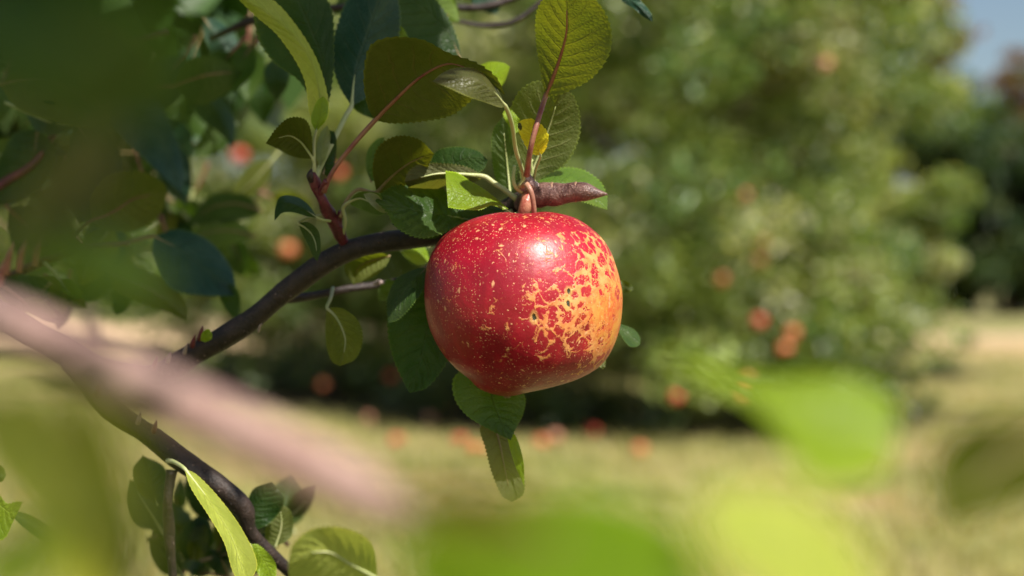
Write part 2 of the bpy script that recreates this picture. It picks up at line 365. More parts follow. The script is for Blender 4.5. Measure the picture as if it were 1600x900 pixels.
def build_apple():
    root = empty('apple', AC, 'large sharp red apple with orange russet and pale specks, hanging in the centre', 'apple')
    na = 192; V = []; 
    a = np.linspace(0, 2 * np.pi, na, endpoint=False)
    for y, cx, hw in APR:
        hw = max(hw, .3); k = np.clip((y - 20) / 130, 0, 1)
        lob = 1 + .035 * k * np.cos(5 * a + 1.0) * (np.sin(a) < 0) * np.abs(np.sin(a)) + .006 * np.sin(3 * a + 1) * np.abs(np.sin(a))
        sh = .012 * np.clip((-y - 90) / 50, 0, 1) * np.cos(4 * a + .5)
        V.append(np.stack([(cx + hw * np.cos(a)) * MM, hw * MM * .98 * np.sin(a) * lob, -(y + 140 * sh * np.abs(np.sin(a))) * MM], 1))
    V = np.concatenate(V); nr = len(APR); F = []
    for i in range(nr - 1):
        for k in range(na): F.append((i*na+k, i*na+(k+1) % na, (i+1)*na+(k+1) % na, (i+1)*na+k))
    F = fixq(F)
    V = np.concatenate([V, V[:na].mean(0)[None], V[-na:].mean(0)[None]]); b0, b1 = len(V) - 2, len(V) - 1
    for k in range(na): F.append((b0, (k+1) % na, k)); F.append((b1, (nr-1)*na+k, (nr-1)*na+(k+1) % na))
    # small dents at the stings
    for px, py, r, dpt in ((884, 463, .0022, .0006), (832, 493, .0020, .0005), (905, 520, .006, .0008), (770, 560, .010, .0008)):
        p = np.array(apple_surface_point(px, py)); d = np.linalg.norm(V - p, axis=1)
        V[:, 1] += dpt * np.exp(-(d / r) ** 2)
    skin = link('fruit', mesh('fruit', V, F, apple_mat()), root, AC)
    # calyx remnant at the eye
    c = P(792, 618, D0 + .004)
    for k in range(5):
        an = k * 1.256 + .3; e = c + Vector((math.cos(an) * .0016, math.sin(an) * .002, -.0006))
        V_, F_, uv_ = tube([c, (c + e) / 2 + Vector((0, 0, -.0004)), e], [.0005, .0005, .00008], 5, 3)
        if k == 0: AV, AF = list(V_), fixq(F_)
        else: off = len(AV); AF += [tuple(i + off for i in f) for f in fixq(F_)]; AV += list(V_)
    link('calyx', mesh('calyx', AV, AF, M['pet_mid'], c), root, c)
    # stalk: slender pink stem curling over the swollen spur base into the bowl
    pts = [P(816, 291, D0 - .004), P(822, 288, D0 - .008), P(829, 298, D0 - .010), P(833, 315, D0 - .009), P(834, 335, D0 - .006), P(826, 356, D0)]
    tube_obj('stem', pts, [.0010, .0012, .0011, .00105, .0011, .0014], M['stemmat'], root, 12, 8, .06)
build_apple()

# ------------------------------------------------------------------ the near apple tree
TREE_AT = Vector((-1.25, .95, 0))
tree = empty('apple_tree', TREE_AT, 'near apple tree whose leafy branch carries the large apple across the picture from the left', 'tree')
def leaf(sp, L, R, mat, pet=None, petmat='pet_mid', petr=.0009, under=False, el=0., er=0., quilt=.0003, teeth=26, tooth=3.2, rib=True, trunc=False, fold=1.4, wave=0.0016, Z0=D0, name='leaf'):
    """blade traced by its midrib and two edges (pixels + metres behind the fruit's centre)"""
    nv, nu = 130, 7
    ts = np.linspace(0, 1, nv + 1)
    s = cr(np.array([(x, y, d * 1e4) for x, y, d in sp], float), ts); s[:, 2] /= 1e4
    b, tp = sp[0][:2], sp[-1][:2]
    def edge(E):
        E = [e[:2] for e in E]
        return cr(np.array([b] + E + ([] if trunc else [tp]), float), ts)
    eL, eR = edge(L), edge(R)
    wl = np.linalg.norm(eL - s[:, :2], axis=1); wr = np.linalg.norm(eR - s[:, :2], axis=1); wm = max(wl.max(), wr.max(), 1)
    ph0 = random.random() * 6
    V = []; uv = []
    for i, v in enumerate(ts):
        saw = ((v * teeth) % 1.0)
        sawp = (saw - .4) * tooth * min(1, 6 * v, 8 * (1 - v) + (1 if trunc else 0))
        for j in range(-nu, nu + 1):
            f = abs(j) / nu; e, ww, dd = (eL[i], wl[i], el) if j < 0 else (eR[i], wr[i], er)
            p = s[i, :2] + (e - s[i, :2]) * f
            if abs(j) == nu and ww > .1: p = p + (e - s[i, :2]) / ww * sawp
            q = v - .2 * f ** 1.25
            z = s[i, 2] + dd * (f ** fold) * (ww / wm)
            z += quilt * math.cos(2 * math.pi * 9.5 * (q + (.045 if j < 0 else 0))) * math.sin(math.pi * min(1, f * 1.1)) * min(1, ww / 20)
            z += wave * math.sin(v * 11 + ph0 + (2 if j < 0 else 0)) * f * f * (ww / wm)
            V.append(P(p[0], p[1], Z0 + z)); uv.append(((j / nu + 1) / 2, v))
    V = np.array([tuple(x) for x in V]); W = 2 * nu + 1; F = []
    for i in range(nv):
        for j in range(W - 1): F.append((i*W+j, i*W+j+1, (i+1)*W+j+1, (i+1)*W+j))
    F = np.array(F)
    mi = (nv // 2); a = V[mi*W+W-1] - V[mi*W]; c = V[min(nv, mi+26)*W+nu] - V[max(0, mi-26)*W+nu]
    n = np.cross(a, c); toward = n.dot(np.array(cam.location) - V[mi*W+nu])
    facing = toward > 0        # winding (i,j),(i,j+1),(i+1,j+1) has normal a x c
    if facing == under: F = F[:, ::-1]
    o = V[nu]
    ob = link(name, mesh(name, V, F, M[mat], o, uv), tree, o)
    # petiole and raised midrib, one tapering tube
    if rib:
        dz = (-.0003 if under else .0003)
        mids = [P(s[i, 0], s[i, 1], Z0 + s[i, 2] + dz) for i in ((0, 22, 48, 78, 104) if under else (0, 9, 20, 33, 48))]
        k = [1., .75, .55, .38, .2] if under else [.9, .6, .45, .3, .08]
        pts = [P(x, y, Z0 + d) for x, y, d in (pet or [])]; rr = [petr * 1.25] + [petr] * (len(pts) - 1) if pts else []
        pts += mids; rr += [petr * x for x in k]
        V2, F2, uv2 = tube(pts, rr, 8, 5, .03)
        link('petiole', mesh('petiole', V2, fixq(F2), M[petmat], o), ob, o)
    return ob
def branch(pts, radii, mat='bark', name='branch', n=16, seg=10, rough=.08, Z0=D0, parent=tree):
    k = MM
    return tube_obj(name, [P(x, y, Z0 + d) for x, y, d in pts], [r * (Z0 + p[2]) / FPX for r, p in zip(radii, pts)], M[mat], parent, n, seg, rough)

# --- wood in and near the focal plane
main = branch([(-60, 455, .11), (20, 503, .09), (95, 545, .07), (165, 580, .06), (238, 588, .05), (305, 552, .045), (385, 505, .04), (455, 448, .035), (530, 398, .03), (600, 378, .028), (680, 370, .03), (745, 352, .028), (800, 322, .018), (835, 307, .010)],
       [19, 19, 19, 18, 18, 18, 17, 17, 17, 16, 14, 14, 15, 17], rough=.07, seg=14, n=20)
spur = branch([(814, 322, .010), (830, 309, .005), (850, 304, .002), (868, 304, 0), (885, 302, -.002), (901, 300, -.004), (915, 300, -.006), (930, 302, -.007), (949, 303.5, -.008)],
       [14, 18, 19.5, 18, 16, 15.5, 14.5, 9, 1.2], 'spur_bark', 'spur', rough=.035, seg=12, n=24, parent=main)
for x, y, d, r, tl in ((862, 303, .001, 19.4, 4), (899, 300, -.0038, 16.2, 4)):
    branch([(x-2.5, y, d), (x, y, d), (x+2.5, y, d)], [r - 1.5, r, r - 1.5], 'scar', 'bark_ring', n=24, seg=4, rough=.05, parent=main)
# swollen red base running down to the fruit, and knobbly buds above
branch([(829, 300, .004), (824, 312, .000), (820, 326, -.001), (816, 340, .001), (815, 352, .004)], [11, 11, 10, 8, 6], 'fleshstem', 'spur_base', rough=.06, parent=main)
branch([(838, 302, .004), (832, 292, .000), (826, 283, -.003), (820, 277, -.004), (817, 273, -.004)], [11, 10, 8, 7, 2], 'bud', 'bud', rough=.16, parent=main)
branch([(820, 296, .002), (814, 292, -.002), (811, 286, -.003)], [7, 6, 3], 'bud', 'bud', rough=.16, parent=main)
lower = branch([(110, 565, .065), (140, 600, .05), (175, 640, .04), (230, 678, .035), (300, 730, .03), (350, 765, .028), (380, 795, .028), (392, 830, .032), (430, 872, .04), (470, 905, .05), (560, 960, .08)],
       [15, 17, 18, 18, 17, 17, 16, 10, 10, 10, 9], rough=.10, seg=10, n=18)
branch([(268, 735, .03), (262, 780, .03), (264, 830, .035), (270, 905, .04)], [9, 8, 8, 7], 'bark', 'twig', rough=.14)
branch([(420, 470, .05), (485, 463, .06), (540, 452, .065), (600, 443, .07), (650, 430, .07), (690, 400, .06)], [6, 7, 6, 5.5, 5, 5], 'bark', 'twig', rough=.15)
branch([(584, 443, .06), (592, 441, .058), (600, 442, .06)], [2, 4, 2], 'bud', 'bud', rough=.1)
branch([(385, 510, .045), (440, 462, .05), (540, 410, .06)], [2, 2, 1], 'bark', 'twig', rough=.15)
# maroon shoot with its spurs
shoot = branch([(537, 378, .028), (528, 360, .022), (516, 338, .018), (506, 318, .012), (498, 300, .010), (491, 283, .008), (489, 270, .006)], [9, 10, 10, 9, 8, 9, 4], 'shoot', 'shoot', rough=.14)
branch([(500, 305, .010), (504, 292, .006), (510, 282, .003)], [6, 4.5, 4], 'shoot', 'shoot', rough=.1)
branch([(530, 362, .022), (530, 345, .020), (532, 330, .018)], [6, 5, 4], 'shoot', 'shoot', rough=.1)
branch([(486, 284, .006), (484, 274, .004), (487, 264, .003)], [4, 5, 1.5], 'bark', 'bud', rough=.1)
# little buds on the old wood
for x, y, d, s_ in ((300, 535, .035, 1), (312, 524, .036, 1.2), (288, 546, .036, .8), (240, 570, .04, 1), (262, 560, .04, .8), (205, 583, .04, .9), (152, 612, .03, 1.3), (215, 655, .02, 1), (240, 668, .02, 1), (404, 512, .02, .5)):
    branch([(x, y + 6, d + .003), (x + 2, y - 2, d), (x + 5, y - 12 * s_, d - .002)], [4.5 * s_, 3.6 * s_, .8], 'shoot' if random.random() < .4 else 'bud', 'bud', rough=.15, n=8, seg=4)
# front limb: sunlight put into its pale pink bark colour, very near the lens
branch([(-900, 300, .0), (-420, 352, -.15), (-160, 445, -.27), (20, 508, -.385), (150, 568, -.392), (300, 640, -.397), (450, 712, -.402), (570, 772, -.405), (650, 815, -.407), (700, 840, -.41)],
       [34, 36, 38, 40, 42, 43, 44, 40, 16, 4], 'pinkbark', 'branch', rough=.05, seg=10)
# limbs and trunk standing outside the frame on the left
tube_obj('trunk', [TREE_AT + Vector(v) for v in ((0, 0, 0), (.03, 0, .35), (.0, .03, .75), (.08, .02, 1.2), (.0, .1, 1.8), (.1, .1, 2.5), (.0, 0, 3.1))], [.085, .07, .06, .055, .045, .03, .012], M['bgbark'], tree, 14, 8, .12)
tube_obj('limb', [TREE_AT + Vector((0.02, 0, .70)), Vector((-.85, .85, .82)), Vector((-.5, .70, .90)), P(-60, 455, D0 + .11)], [.03, .02, .011, .0058], M['bgbark'], tree, 12, 8, .1)
tube_obj('limb', [TREE_AT + Vector((0.05, 0, 1.0)), Vector((-.9, .75, 1.15)), Vector((-.6, .62, 1.14)), P(-900, 300, D0)], [.03, .02, .013, .0088], M['bgbark'], tree, 12, 8, .1)
tube_obj('limb', [TREE_AT + Vector((0.05, 0, 1.5)), Vector((-.8, .6, 1.75)), Vector((-.35, .3, 1.86)), Vector((.0, .1, 1.88))], [.03, .02, .012, .005], M['bgbark'], tree, 12, 8, .1)
tube_obj('limb', [TREE_AT + Vector((0.05, 0, 1.3)), Vector((-.9, 1.1, 1.45)), Vector((-.45, 1.2, 1.52)), Vector((.1, 1.15, 1.55))], [.03, .02, .012, .004], M['bgbark'], tree, 12, 8, .1)

# --- leaves in focus
# upright leaf above the fruit
leaf([(852, 152, -.012), (870, 105, -.022), (885, 50, -.037), (884, -18, -.055)], [(846, 120), (838, 70), (838, 20), (855, -8)], [(880, 146), (925, 122), (952, 85), (955, 45), (938, 8), (912, -12)],
     'olive', [(823, 274, -.010), (829, 232, -.020), (840, 190, -.020)], 'pet_red', .0011, under=True, el=-.002, er=-.006)
# round leaf behind it
leaf([(818, 300, .012), (834, 262, .014), (856, 205, .010), (876, 140, .000)], [(812, 270), (806, 225), (797, 175), (812, 142), (840, 126)], [(850, 276), (885, 255), (905, 215), (906, 178), (893, 145)],
     'olive', [(826, 300, .006), (822, 303, .009)], 'pet_green', .0008, under=True, el=.006, er=.004)
leaf([(797, 303, .014), (793, 262, .016), (785, 183, .012)], [(778, 288), (769, 250), (770, 205)], [(806, 285), (810, 240), (800, 200)],
     'green', None, 'pet_green', .0007, under=True, el=.004, er=-.004)
# curled dull leaf
leaf([(790, 166, -.042), (768, 140, -.050), (735, 122, -.056), (676, 127, -.058)], [(775, 136), (745, 108), (712, 106), (690, 115)], [(782, 168), (758, 160), (728, 150), (702, 138)],
     'rust', [(812, 292, -.004), (818, 276, -.006), (806, 235, -.018), (800, 195, -.030)], 'pet_green', .0009, under=False, el=.012, er=-.006, tooth=1.0)
# big olive leaf left of it
leaf([(586, 188, -.004), (622, 152, -.012), (682, 104, -.025), (735, 108, -.039), (790, 150, -.046)], [(574, 165), (568, 120), (578, 72), (610, 58), (660, 62), (700, 82), (745, 98), (775, 120)], [(612, 193), (660, 190), (706, 180), (738, 155), (752, 132), (772, 130)],
     'deep', [(506, 300, .006), (520, 268, .002), (552, 226, -.002)], 'pet_red', .0010, under=True, el=-.020, er=.008)
# small light leaf behind its tip
leaf([(740, 140, .03), (765, 118, .03), (797, 104, .03)], [(735, 115), (760, 98), (785, 98)], [(760, 140), (785, 132)], 'bright', None, 'pet_green', .0005, el=.01, er=-.01)
# blue-green leaf behind
leaf([(549, 166, .030), (556, 110, .034), (575, 50, .036), (600, -25, .036)], [(528, 130), (518, 85), (528, 35), (550, -10)], [(575, 150), (605, 105), (625, 50), (622, 0)],
     'teal', [(492, 282, .010), (500, 262, .012), (522, 218, .018), (540, 182, .026)], 'pet_green', .0011, under=False, el=.01, er=.012)
leaf([(548, 160, .040), (572, 168, .042), (600, 190, .044)], [(560, 150), (585, 160)], [(555, 172), (578, 184)], 'dark', None, 'pet_green', .0005)
leaf([(600, 30, .05), (618, 45, .05), (640, 66, .05)], [(612, 28), (632, 48)], [(600, 48), (620, 62)], 'bright', None, 'pet_green', .0005)
# tall folded leaf, lit strip and dark half
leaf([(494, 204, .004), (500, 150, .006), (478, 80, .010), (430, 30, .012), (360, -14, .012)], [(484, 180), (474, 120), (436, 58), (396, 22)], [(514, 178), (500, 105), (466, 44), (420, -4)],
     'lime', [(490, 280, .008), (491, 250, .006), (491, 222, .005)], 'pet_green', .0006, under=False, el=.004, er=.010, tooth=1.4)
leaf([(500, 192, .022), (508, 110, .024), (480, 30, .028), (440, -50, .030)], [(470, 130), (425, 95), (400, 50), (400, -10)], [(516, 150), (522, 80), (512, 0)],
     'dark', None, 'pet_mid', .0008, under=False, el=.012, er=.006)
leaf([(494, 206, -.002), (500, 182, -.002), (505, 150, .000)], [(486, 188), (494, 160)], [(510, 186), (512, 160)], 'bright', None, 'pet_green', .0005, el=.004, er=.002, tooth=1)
# group of leaves on the shoot, left
leaf([(489, 248, .006), (470, 222, .004), (448, 212, .002), (415, 224, .002)], [(486, 205), (476, 186), (452, 184), (432, 200)], [(478, 248), (455, 244), (432, 232)],
     'deep', [(491, 278, .008), (492, 262, .007)], 'pet_green', .0007, under=True, el=-.016, er=.004)
leaf([(505, 272, .014), (511, 250, .015), (522, 205, .016)], [(499, 255), (502, 225), (512, 205)], [(518, 275), (524, 250), (526, 220)], 'dark', None, 'pet_mid', .0006, under=False, el=.008, er=.004)
leaf([(500, 262, .01), (504, 235, .01), (512, 195, .01)], [(494, 240), (499, 210)], [(510, 245), (516, 215)], 'pale', None, 'pet_green', .0004, el=.004)
leaf([(497, 341, .012), (472, 326, .006), (446, 318, .002), (429, 345, -.002)], [(480, 318), (462, 307), (438, 307), (430, 325)], [(480, 338), (458, 332), (441, 333)],
     'dark', [(516, 345, .016), (506, 344, .014)], 'pet_green', .0006, under=False, el=.010, er=-.004, tooth=1)
leaf([(466, 348, .014), (484, 362, .012), (493, 380, .010), (496, 408, .008)], [(470, 360), (482, 385), (490, 402)], [(482, 347), (498, 362), (501, 390)], 'dark', [(512, 336, .02), (490, 338, .018)], 'pet_green', .0005, under=True, el=.004, er=-.006, tooth=.8)
# petiole pair and the leaves they carry, middle
leaf([(588, 300, .016), (612, 276, .012), (645, 252, .004), (678, 240, -.004)], [(582, 262), (592, 228), (622, 212), (655, 218)], [(600, 302), (630, 292), (662, 272)],
     'deep', [(532, 340, .018), (542, 312, .018), (560, 296, .018), (578, 300, .017)], 'pet_mid', .0008, under=True, el=-.018, er=.006)
leaf([(580, 285, .026), (576, 255, .026), (600, 214, .026)], [(572, 262), (574, 235), (588, 218)], [(590, 275), (598, 240)], 'green', None, 'pet_mid', .0005, el=.006)
leaf([(676, 284, .022), (700, 262, .020), (730, 248, .016), (762, 250, .012)], [(672, 258), (682, 236), (712, 229), (745, 235)], [(700, 286), (735, 276), (756, 264)],
     'dark', None, 'pet_green', .0006, under=False, el=.010, er=-.006)
leaf([(757, 276, .010), (720, 272, .008), (680, 272, .004), (632, 284, .000)], [(730, 261), (690, 255), (655, 257), (638, 268)], [(740, 286), (705, 300), (665, 300), (640, 294)],
     'rust', [(808, 312, .008), (790, 298, .008), (772, 286, .009)], 'pet_green', .0011, under=True, el=-.002, er=.022)
leaf([(655, 262, -.008), (640, 268, -.0085), (630, 284, -.009)], [(646, 258), (634, 268)], [(652, 274), (641, 286)], 'pale', None, rib=False, quilt=0, mat_dummy=None) if False else None
# bright yellow-green leaf lying over the fruit's shoulder
leaf([(803, 335, .000), (765, 314, -.004), (735, 308, -.006), (698, 298, -.008)], [(785, 318), (757, 296), (735, 283), (715, 270), (696, 267)], [(785, 327), (768, 321), (750, 328), (720, 327), (700, 324)],
     'bright', [(822, 318, .006), (814, 330, .003)], 'pet_green', .0008, under=False, el=.012, er=-.006, trunc=True, tooth=1.6)
leaf([(800, 334, .008), (770, 330, .008), (735, 334, .008), (715, 332, .008)], [(775, 322), (740, 322)], [(775, 340), (740, 342)], 'green', None, rib=False, el=.004, er=-.004)
# dark quilted leaf on its left
leaf([(738, 345, .014), (700, 337, .008), (650, 329, .000), (586, 314, -.006)], [(726, 318), (698, 298), (660, 287), (620, 289), (598, 300)], [(716, 352), (690, 366), (655, 372), (620, 356), (604, 332)],
     'green', [(800, 330, .010), (770, 342, .006)], 'pet_green', .0009, under=False, el=.016, er=-.020, quilt=.0013)
leaf([(700, 352, .010), (670, 358, .008), (640, 352, .006), (612, 350, .006)], [(680, 340), (640, 338)], [(680, 372), (640, 368)], 'dark', None, rib=False)
# pale curled leaf
leaf([(545, 316, .012), (562, 310, .008), (582, 318, .004), (606, 333, .002)], [(556, 303), (575, 299), (594, 304), (600, 320)], [(552, 322), (572, 330), (590, 336)],
     'green', [(534, 372, .024), (540, 345, .018), (536, 325, .015)], 'pet_green', .0007, under=True, el=-.010, er=.004, tooth=.7)
leaf([(568, 303, -.0005), (580, 313, -.001), (592, 322, -.001), (606, 333, 0)], [(580, 301), (592, 306), (598, 316)], [(572, 311), (582, 322), (594, 331)],
     'pale', None, rib=False, under=True, el=-.004, er=-.002, tooth=.4)
# leaf behind the spur
leaf([(838, 288, .012), (872, 286, .012), (912, 296, .010), (949, 328, .006)], [(852, 272), (880, 262), (912, 266), (938, 284), (948, 305)], [(860, 296), (895, 310), (925, 320)],
     'fresh', None, 'pet_green', .0006, under=False, el=.016, er=-.010)
# yellow withered leaf
leaf([(845, 243, -.012), (836, 222, -.015), (828, 205, -.017), (820, 186, -.018)], [(830, 240), (818, 222), (810, 202), (812, 190)], [(853, 232), (857, 212), (848, 197), (832, 186)],
     'yellow', [(832, 290, .002), (838, 262, -.006)], 'pet_green', .0006, under=False, el=.003, er=-.003, tooth=1.6, teeth=9)
leaf([(842, 190, -.0195), (840, 193, -.0195), (834, 199, -.0192), (832, 204, -.019)], [(838, 190), (833, 197)], [(843, 196), (837, 203)], 'rust', None, rib=False, tooth=1, teeth=5, name='withered_patch')
leaf([(810, 192, -.0205), (813, 198, -.0205), (814, 204, -.020)], [(813, 192), (816, 199)], [(809, 198), (812, 203)], 'rust', None, rib=False, tooth=1, teeth=5, name='withered_patch')
leaf([(790, 170, .004), (800, 182, .002), (812, 205, .0)], [(794, 168), (808, 182), (815, 195)], [(786, 178), (795, 196), (805, 207)], 'bright', None, 'pet_green', .0004)
# hooked petiole stubs at the spur
for pts, r in (([(815, 299, .0), (806, 292, -.004), (802, 280, -.005), (804, 258, -.005)], [4.5, 3.6, 3.2, 2.6]), ([(836, 290, .004), (832, 272, .002), (829, 246, .0)], [3.6, 2.6, 2]), ([(829, 276, .002), (826, 262, .0), (832, 250, .002)], [3, 2.4, 2])):
    branch(pts, r, 'pet_green', 'petiole', n=8, seg=6, rough=.04)
# leaves beside and under the fruit
leaf([(672, 425, .018), (672, 490, .012), (658, 560, .008), (640, 614, .004)], [(640, 440), (610, 465), (606, 520), (618, 570)], [(700, 470), (712, 520), (698, 566), (668, 605)],
     'dark', [(690, 380, .026), (682, 400, .022)], 'pet_mid', .0008, under=False, el=.012, er=-.006, quilt=.0010)
leaf([(668, 418, .012), (645, 440, .004), (622, 470, .002), (607, 505, .002)], [(650, 420), (618, 437), (604, 470)], [(668, 440), (650, 470), (625, 498)], 'green', None, 'pet_mid', .0006, el=.01, er=-.008)
leaf([(765, 596, .012), (772, 630, .006), (784, 660, .002), (798, 688, .000)], [(735, 575), (709, 590), (710, 622), (729, 649), (764, 671)], [(800, 600), (820, 618), (818, 645), (806, 670)],
     'green', [(768, 560, .03), (766, 580, .02)], 'pet_green', .0009, under=False, el=.004, er=.004)
leaf([(772, 660, .012), (782, 700, .010), (790, 740, .008), (800, 785, .006)], [(750, 668), (758, 700), (768, 738), (784, 775)], [(796, 672), (806, 700), (818, 738), (818, 772)],
     'rust', [(768, 620, .02), (768, 640, .014)], 'pet_mid', .0007, under=True, el=-.006, er=.006)
leaf([(790, 668, .006), (802, 692, .004), (812, 730, .004), (819, 760, .004)], [(794, 690), (804, 725)], [(806, 682), (818, 722)], 'bright', None, rib=False, tooth=.8)
leaf([(511, 481, .030), (528, 500, .026), (540, 535, .022), (531, 572, .018)], [(508, 510), (511, 545), (519, 565)], [(535, 482), (560, 502), (567, 530), (556, 560)],
     'olive', [(520, 450, .05), (516, 468, .036)], 'pet_green', .0007, under=True, el=-.012, er=-.010)
leaf([(962, 505, .03), (978, 520, .028), (1000, 538, .026)], [(975, 508), (992, 516), (1000, 528)], [(968, 520), (982, 540), (994, 542)], 'green', None, 'pet_green', .0005, el=.006, er=-.008, tooth=.6)
leaf([(960, 452, .03), (975, 448, .03), (990, 452, .03)], [(972, 438), (984, 443)], [(972, 456), (984, 456)], 'olive', None, rib=False, tooth=.6)
leaf([(930, 562, .02), (938, 566, .02), (946, 572, .02)], [(938, 556), (946, 562)], [(934, 570), (942, 576)], 'pale', None, rib=False, tooth=.3)
# leaves round the branch below it
leaf([(610, 400, .05), (585, 406, .05), (560, 418, .05), (552, 445, .05)], [(590, 394), (556, 398), (538, 418)], [(605, 412), (590, 428), (566, 440)], 'olive', None, 'pet_mid', .0006, under=True, el=-.012, er=-.010)
leaf([(625, 392, .05), (640, 396, .05), (656, 402, .05), (672, 408, .05)], [(640, 382), (662, 385)], [(636, 404), (655, 414)], 'bright', None, 'pet_green', .0006, el=.006, er=-.006)
leaf([(672, 385, .06), (660, 395, .06), (628, 398, .06)], [(662, 375), (640, 384)], [(668, 405), (645, 412)], 'green', None, 'pet_green', .0006)
leaf([(620, 440, .06), (605, 445, .06), (592, 470, .06)], [(606, 436), (592, 450)], [(616, 452), (604, 468)], 'green', None, rib=False)
leaf([(313, 532, .030), (320, 526, .028), (332, 522, .028)], [(316, 520), (326, 514)], [(320, 534), (330, 530)], 'bright', None, rib=False, tooth=.5)
# lower left
leaf([(288, 732, -.005), (325, 780, -.012), (362, 840, -.020), (386, 915, -.026)], [(298, 762), (326, 806), (350, 848), (366, 898)], [(308, 742), (346, 782), (380, 830), (402, 882)],
     'lime', [(262, 720, .02), (272, 722, .01)], 'pet_green', .0009, under=False, el=-.014, er=.020, tooth=1)
leaf([(390, 850, .01), (410, 872, .01), (430, 915, .01)], [(405, 852), (430, 880)], [(395, 870), (408, 905)], 'bright', None, 'pet_green', .0006)
leaf([(590, 905, -.11), (545, 880, -.115), (500, 860, -.12), (450, 880, -.12)], [(580, 850), (540, 826), (490, 826), (458, 850)], [(560, 930), (500, 925), (455, 905)],
     'lime', None, 'pet_green', .0008, under=True, el=-.01, er=.01)
leaf([(104, 868, .01), (78, 838, .008), (50, 818, .006), (14, 800, .002)], [(92, 836), (62, 812), (34, 800)], [(88, 862), (60, 842), (30, 818)], 'green', None, 'pet_green', .0008, el=.012, er=-.006)
leaf([(-20, 770, -.01), (2, 790, -.012), (18, 800, -.013), (36, 784, -.014)], [(-10, 760), (10, 786), (26, 784)], [(-20, 840), (6, 842), (22, 812)], 'bright', None, 'pet_green', .0006, tooth=2.5, teeth=14)
leaf([(-20, 740, -.01), (-5, 738, -.01), (10, 742, -.01)], [(-8, 724), (5, 730)], [(-8, 752), (4, 752)], 'green', None, rib=False, tooth=2)
leaf([(246, 790, .07), (236, 760, .07), (222, 712, .07)], [(216, 770), (206, 735)], [(262, 770), (256, 730)], 'teal', None, 'pet_green', .0006, el=.01)
leaf([(395, 830, .04), (400, 790, .04), (425, 752, .04)], [(385, 800), (395, 765)], [(425, 815), (445, 780)], 'dark', None, 'pet_green', .0006)
leaf([(430, 855, .05), (440, 820, .05), (436, 785, .05)], [(415, 840), (420, 805)], [(455, 838), (455, 800)], 'olive', None, 'pet_green', .0006, under=True)
# top edge
leaf([(720, 95, .06), (700, 50, .06), (660, 10, .06), (600, -30, .06)], [(715, 60), (690, 10), (650, -25)], [(690, 95), (640, 75), (600, 40), (570, 0)], 'dark', None, 'pet_mid', .0007, under=False, el=.01, er=-.01)
leaf([(968, -12, .03), (985, 0, .025), (1000, 12, .02), (1020, 34, .018)], [(985, -12), (1006, 6), (1018, 22)], [(972, 2), (988, 12), (1008, 28)], 'teal', None, 'pet_green', .0006)
leaf([(735, -15, .14), (760, 2, .14), (778, 22, .14)], [(755, -15), (782, 2)], [(738, 5), (760, 20)], 'teal', None, 'pet_green', .0006)
branch([(330, 60, .20), (400, 30, .17), (470, 18, .15), (560, 10, .14), (640, 14, .14), (700, 12, .14), (760, 10, .14), (830, -12, .14)], [6, 6, 6, 5, 5, 6, 6, 4], 'bark', 'twig', rough=.15)
branch([(640, 20, .13), (660, 6, .13), (690, -2, .13)], [9, 12, 4], 'fleshstem', 'bud', rough=.15)
branch([(700, 30, .17), (760, 40, .17), (810, 30, .17), (860, -12, .17)], [3, 4, 4, 3], 'bark', 'twig', rough=.15)

# --- leaves a little behind focus, upper and middle left
B = lambda *a, **k: leaf(*a, **k)
B([(152, 132, .17), (200, 160, .17), (250, 215, .165), (284, 302, .16)], [(185, 125), (240, 150), (275, 215), (288, 270)], [(150, 165), (190, 215), (240, 262)], 'teal', [(100, 100, .2), (130, 118, .18)], 'pet_mid', .001, el=.02, er=-.02)
B([(240, 370, .13), (280, 390, .125), (320, 420, .12), (370, 462, .12)], [(275, 358), (325, 375), (362, 420)], [(238, 400), (265, 450), (320, 462)], 'teal', [(200, 380, .14), (225, 372, .135)], 'pet_mid', .001, el=.02, er=-.02)
B([(170, 420, .12), (210, 440, .11), (250, 462, .10), (294, 500, .10)], [(210, 420), (262, 440), (290, 475)], [(180, 450), (215, 470), (260, 488)], 'olive', None, 'pet_mid', .001, under=True, el=.01, er=.01)
B([(180, 445, .13), (190, 465, .13), (182, 492, .13)], [(205, 455), (200, 480)], [(175, 455), (176, 480)], 'dark', None)
B([(340, 440, .12), (355, 458, .12), (370, 502, .12)], [(368, 448), (376, 478)], [(342, 460), (354, 485)], 'dark', None)
B([(140, 345, .14), (175, 332, .14), (205, 312, .14), (262, 300, .14)], [(140, 305), (170, 272), (220, 268), (255, 285)], [(160, 360), (210, 362), (250, 335)], 'olive', [(110, 372, .15), (126, 356, .145)], 'pet_red', .0009, under=True, el=-.02, er=.01)
B([(290, 120, .20), (315, 150, .20), (340, 178, .20), (364, 232, .20)], [(310, 122), (345, 150), (368, 190)], [(288, 150), (312, 185), (345, 210)], 'dark', None, el=.02)
B([(318, 30, .22), (335, 55, .22), (350, 75, .22), (372, 85, .22)], [(340, 30), (365, 50), (374, 70)], [(318, 60), (335, 90), (355, 98)], 'teal', None, el=.01)
B([(335, 80, .24), (345, 110, .24), (332, 150, .24)], [(360, 90), (360, 130)], [(320, 100), (322, 130)], 'dark', None)
B([(350, 170, .25), (340, 205, .25), (300, 245, .25)], [(370, 195), (340, 240)], [(330, 185), (310, 220)], 'green', None)
B([(410, 330, .25), (370, 318, .25), (330, 325, .25), (290, 350, .25)], [(385, 305), (330, 305)], [(395, 340), (340, 350)], 'dark', None, under=True)
B([(400, 370, .25), (360, 360, .25), (320, 365, .25), (275, 385, .25)], [(370, 345), (320, 350)], [(370, 380), (320, 390)], 'green', None, under=True)
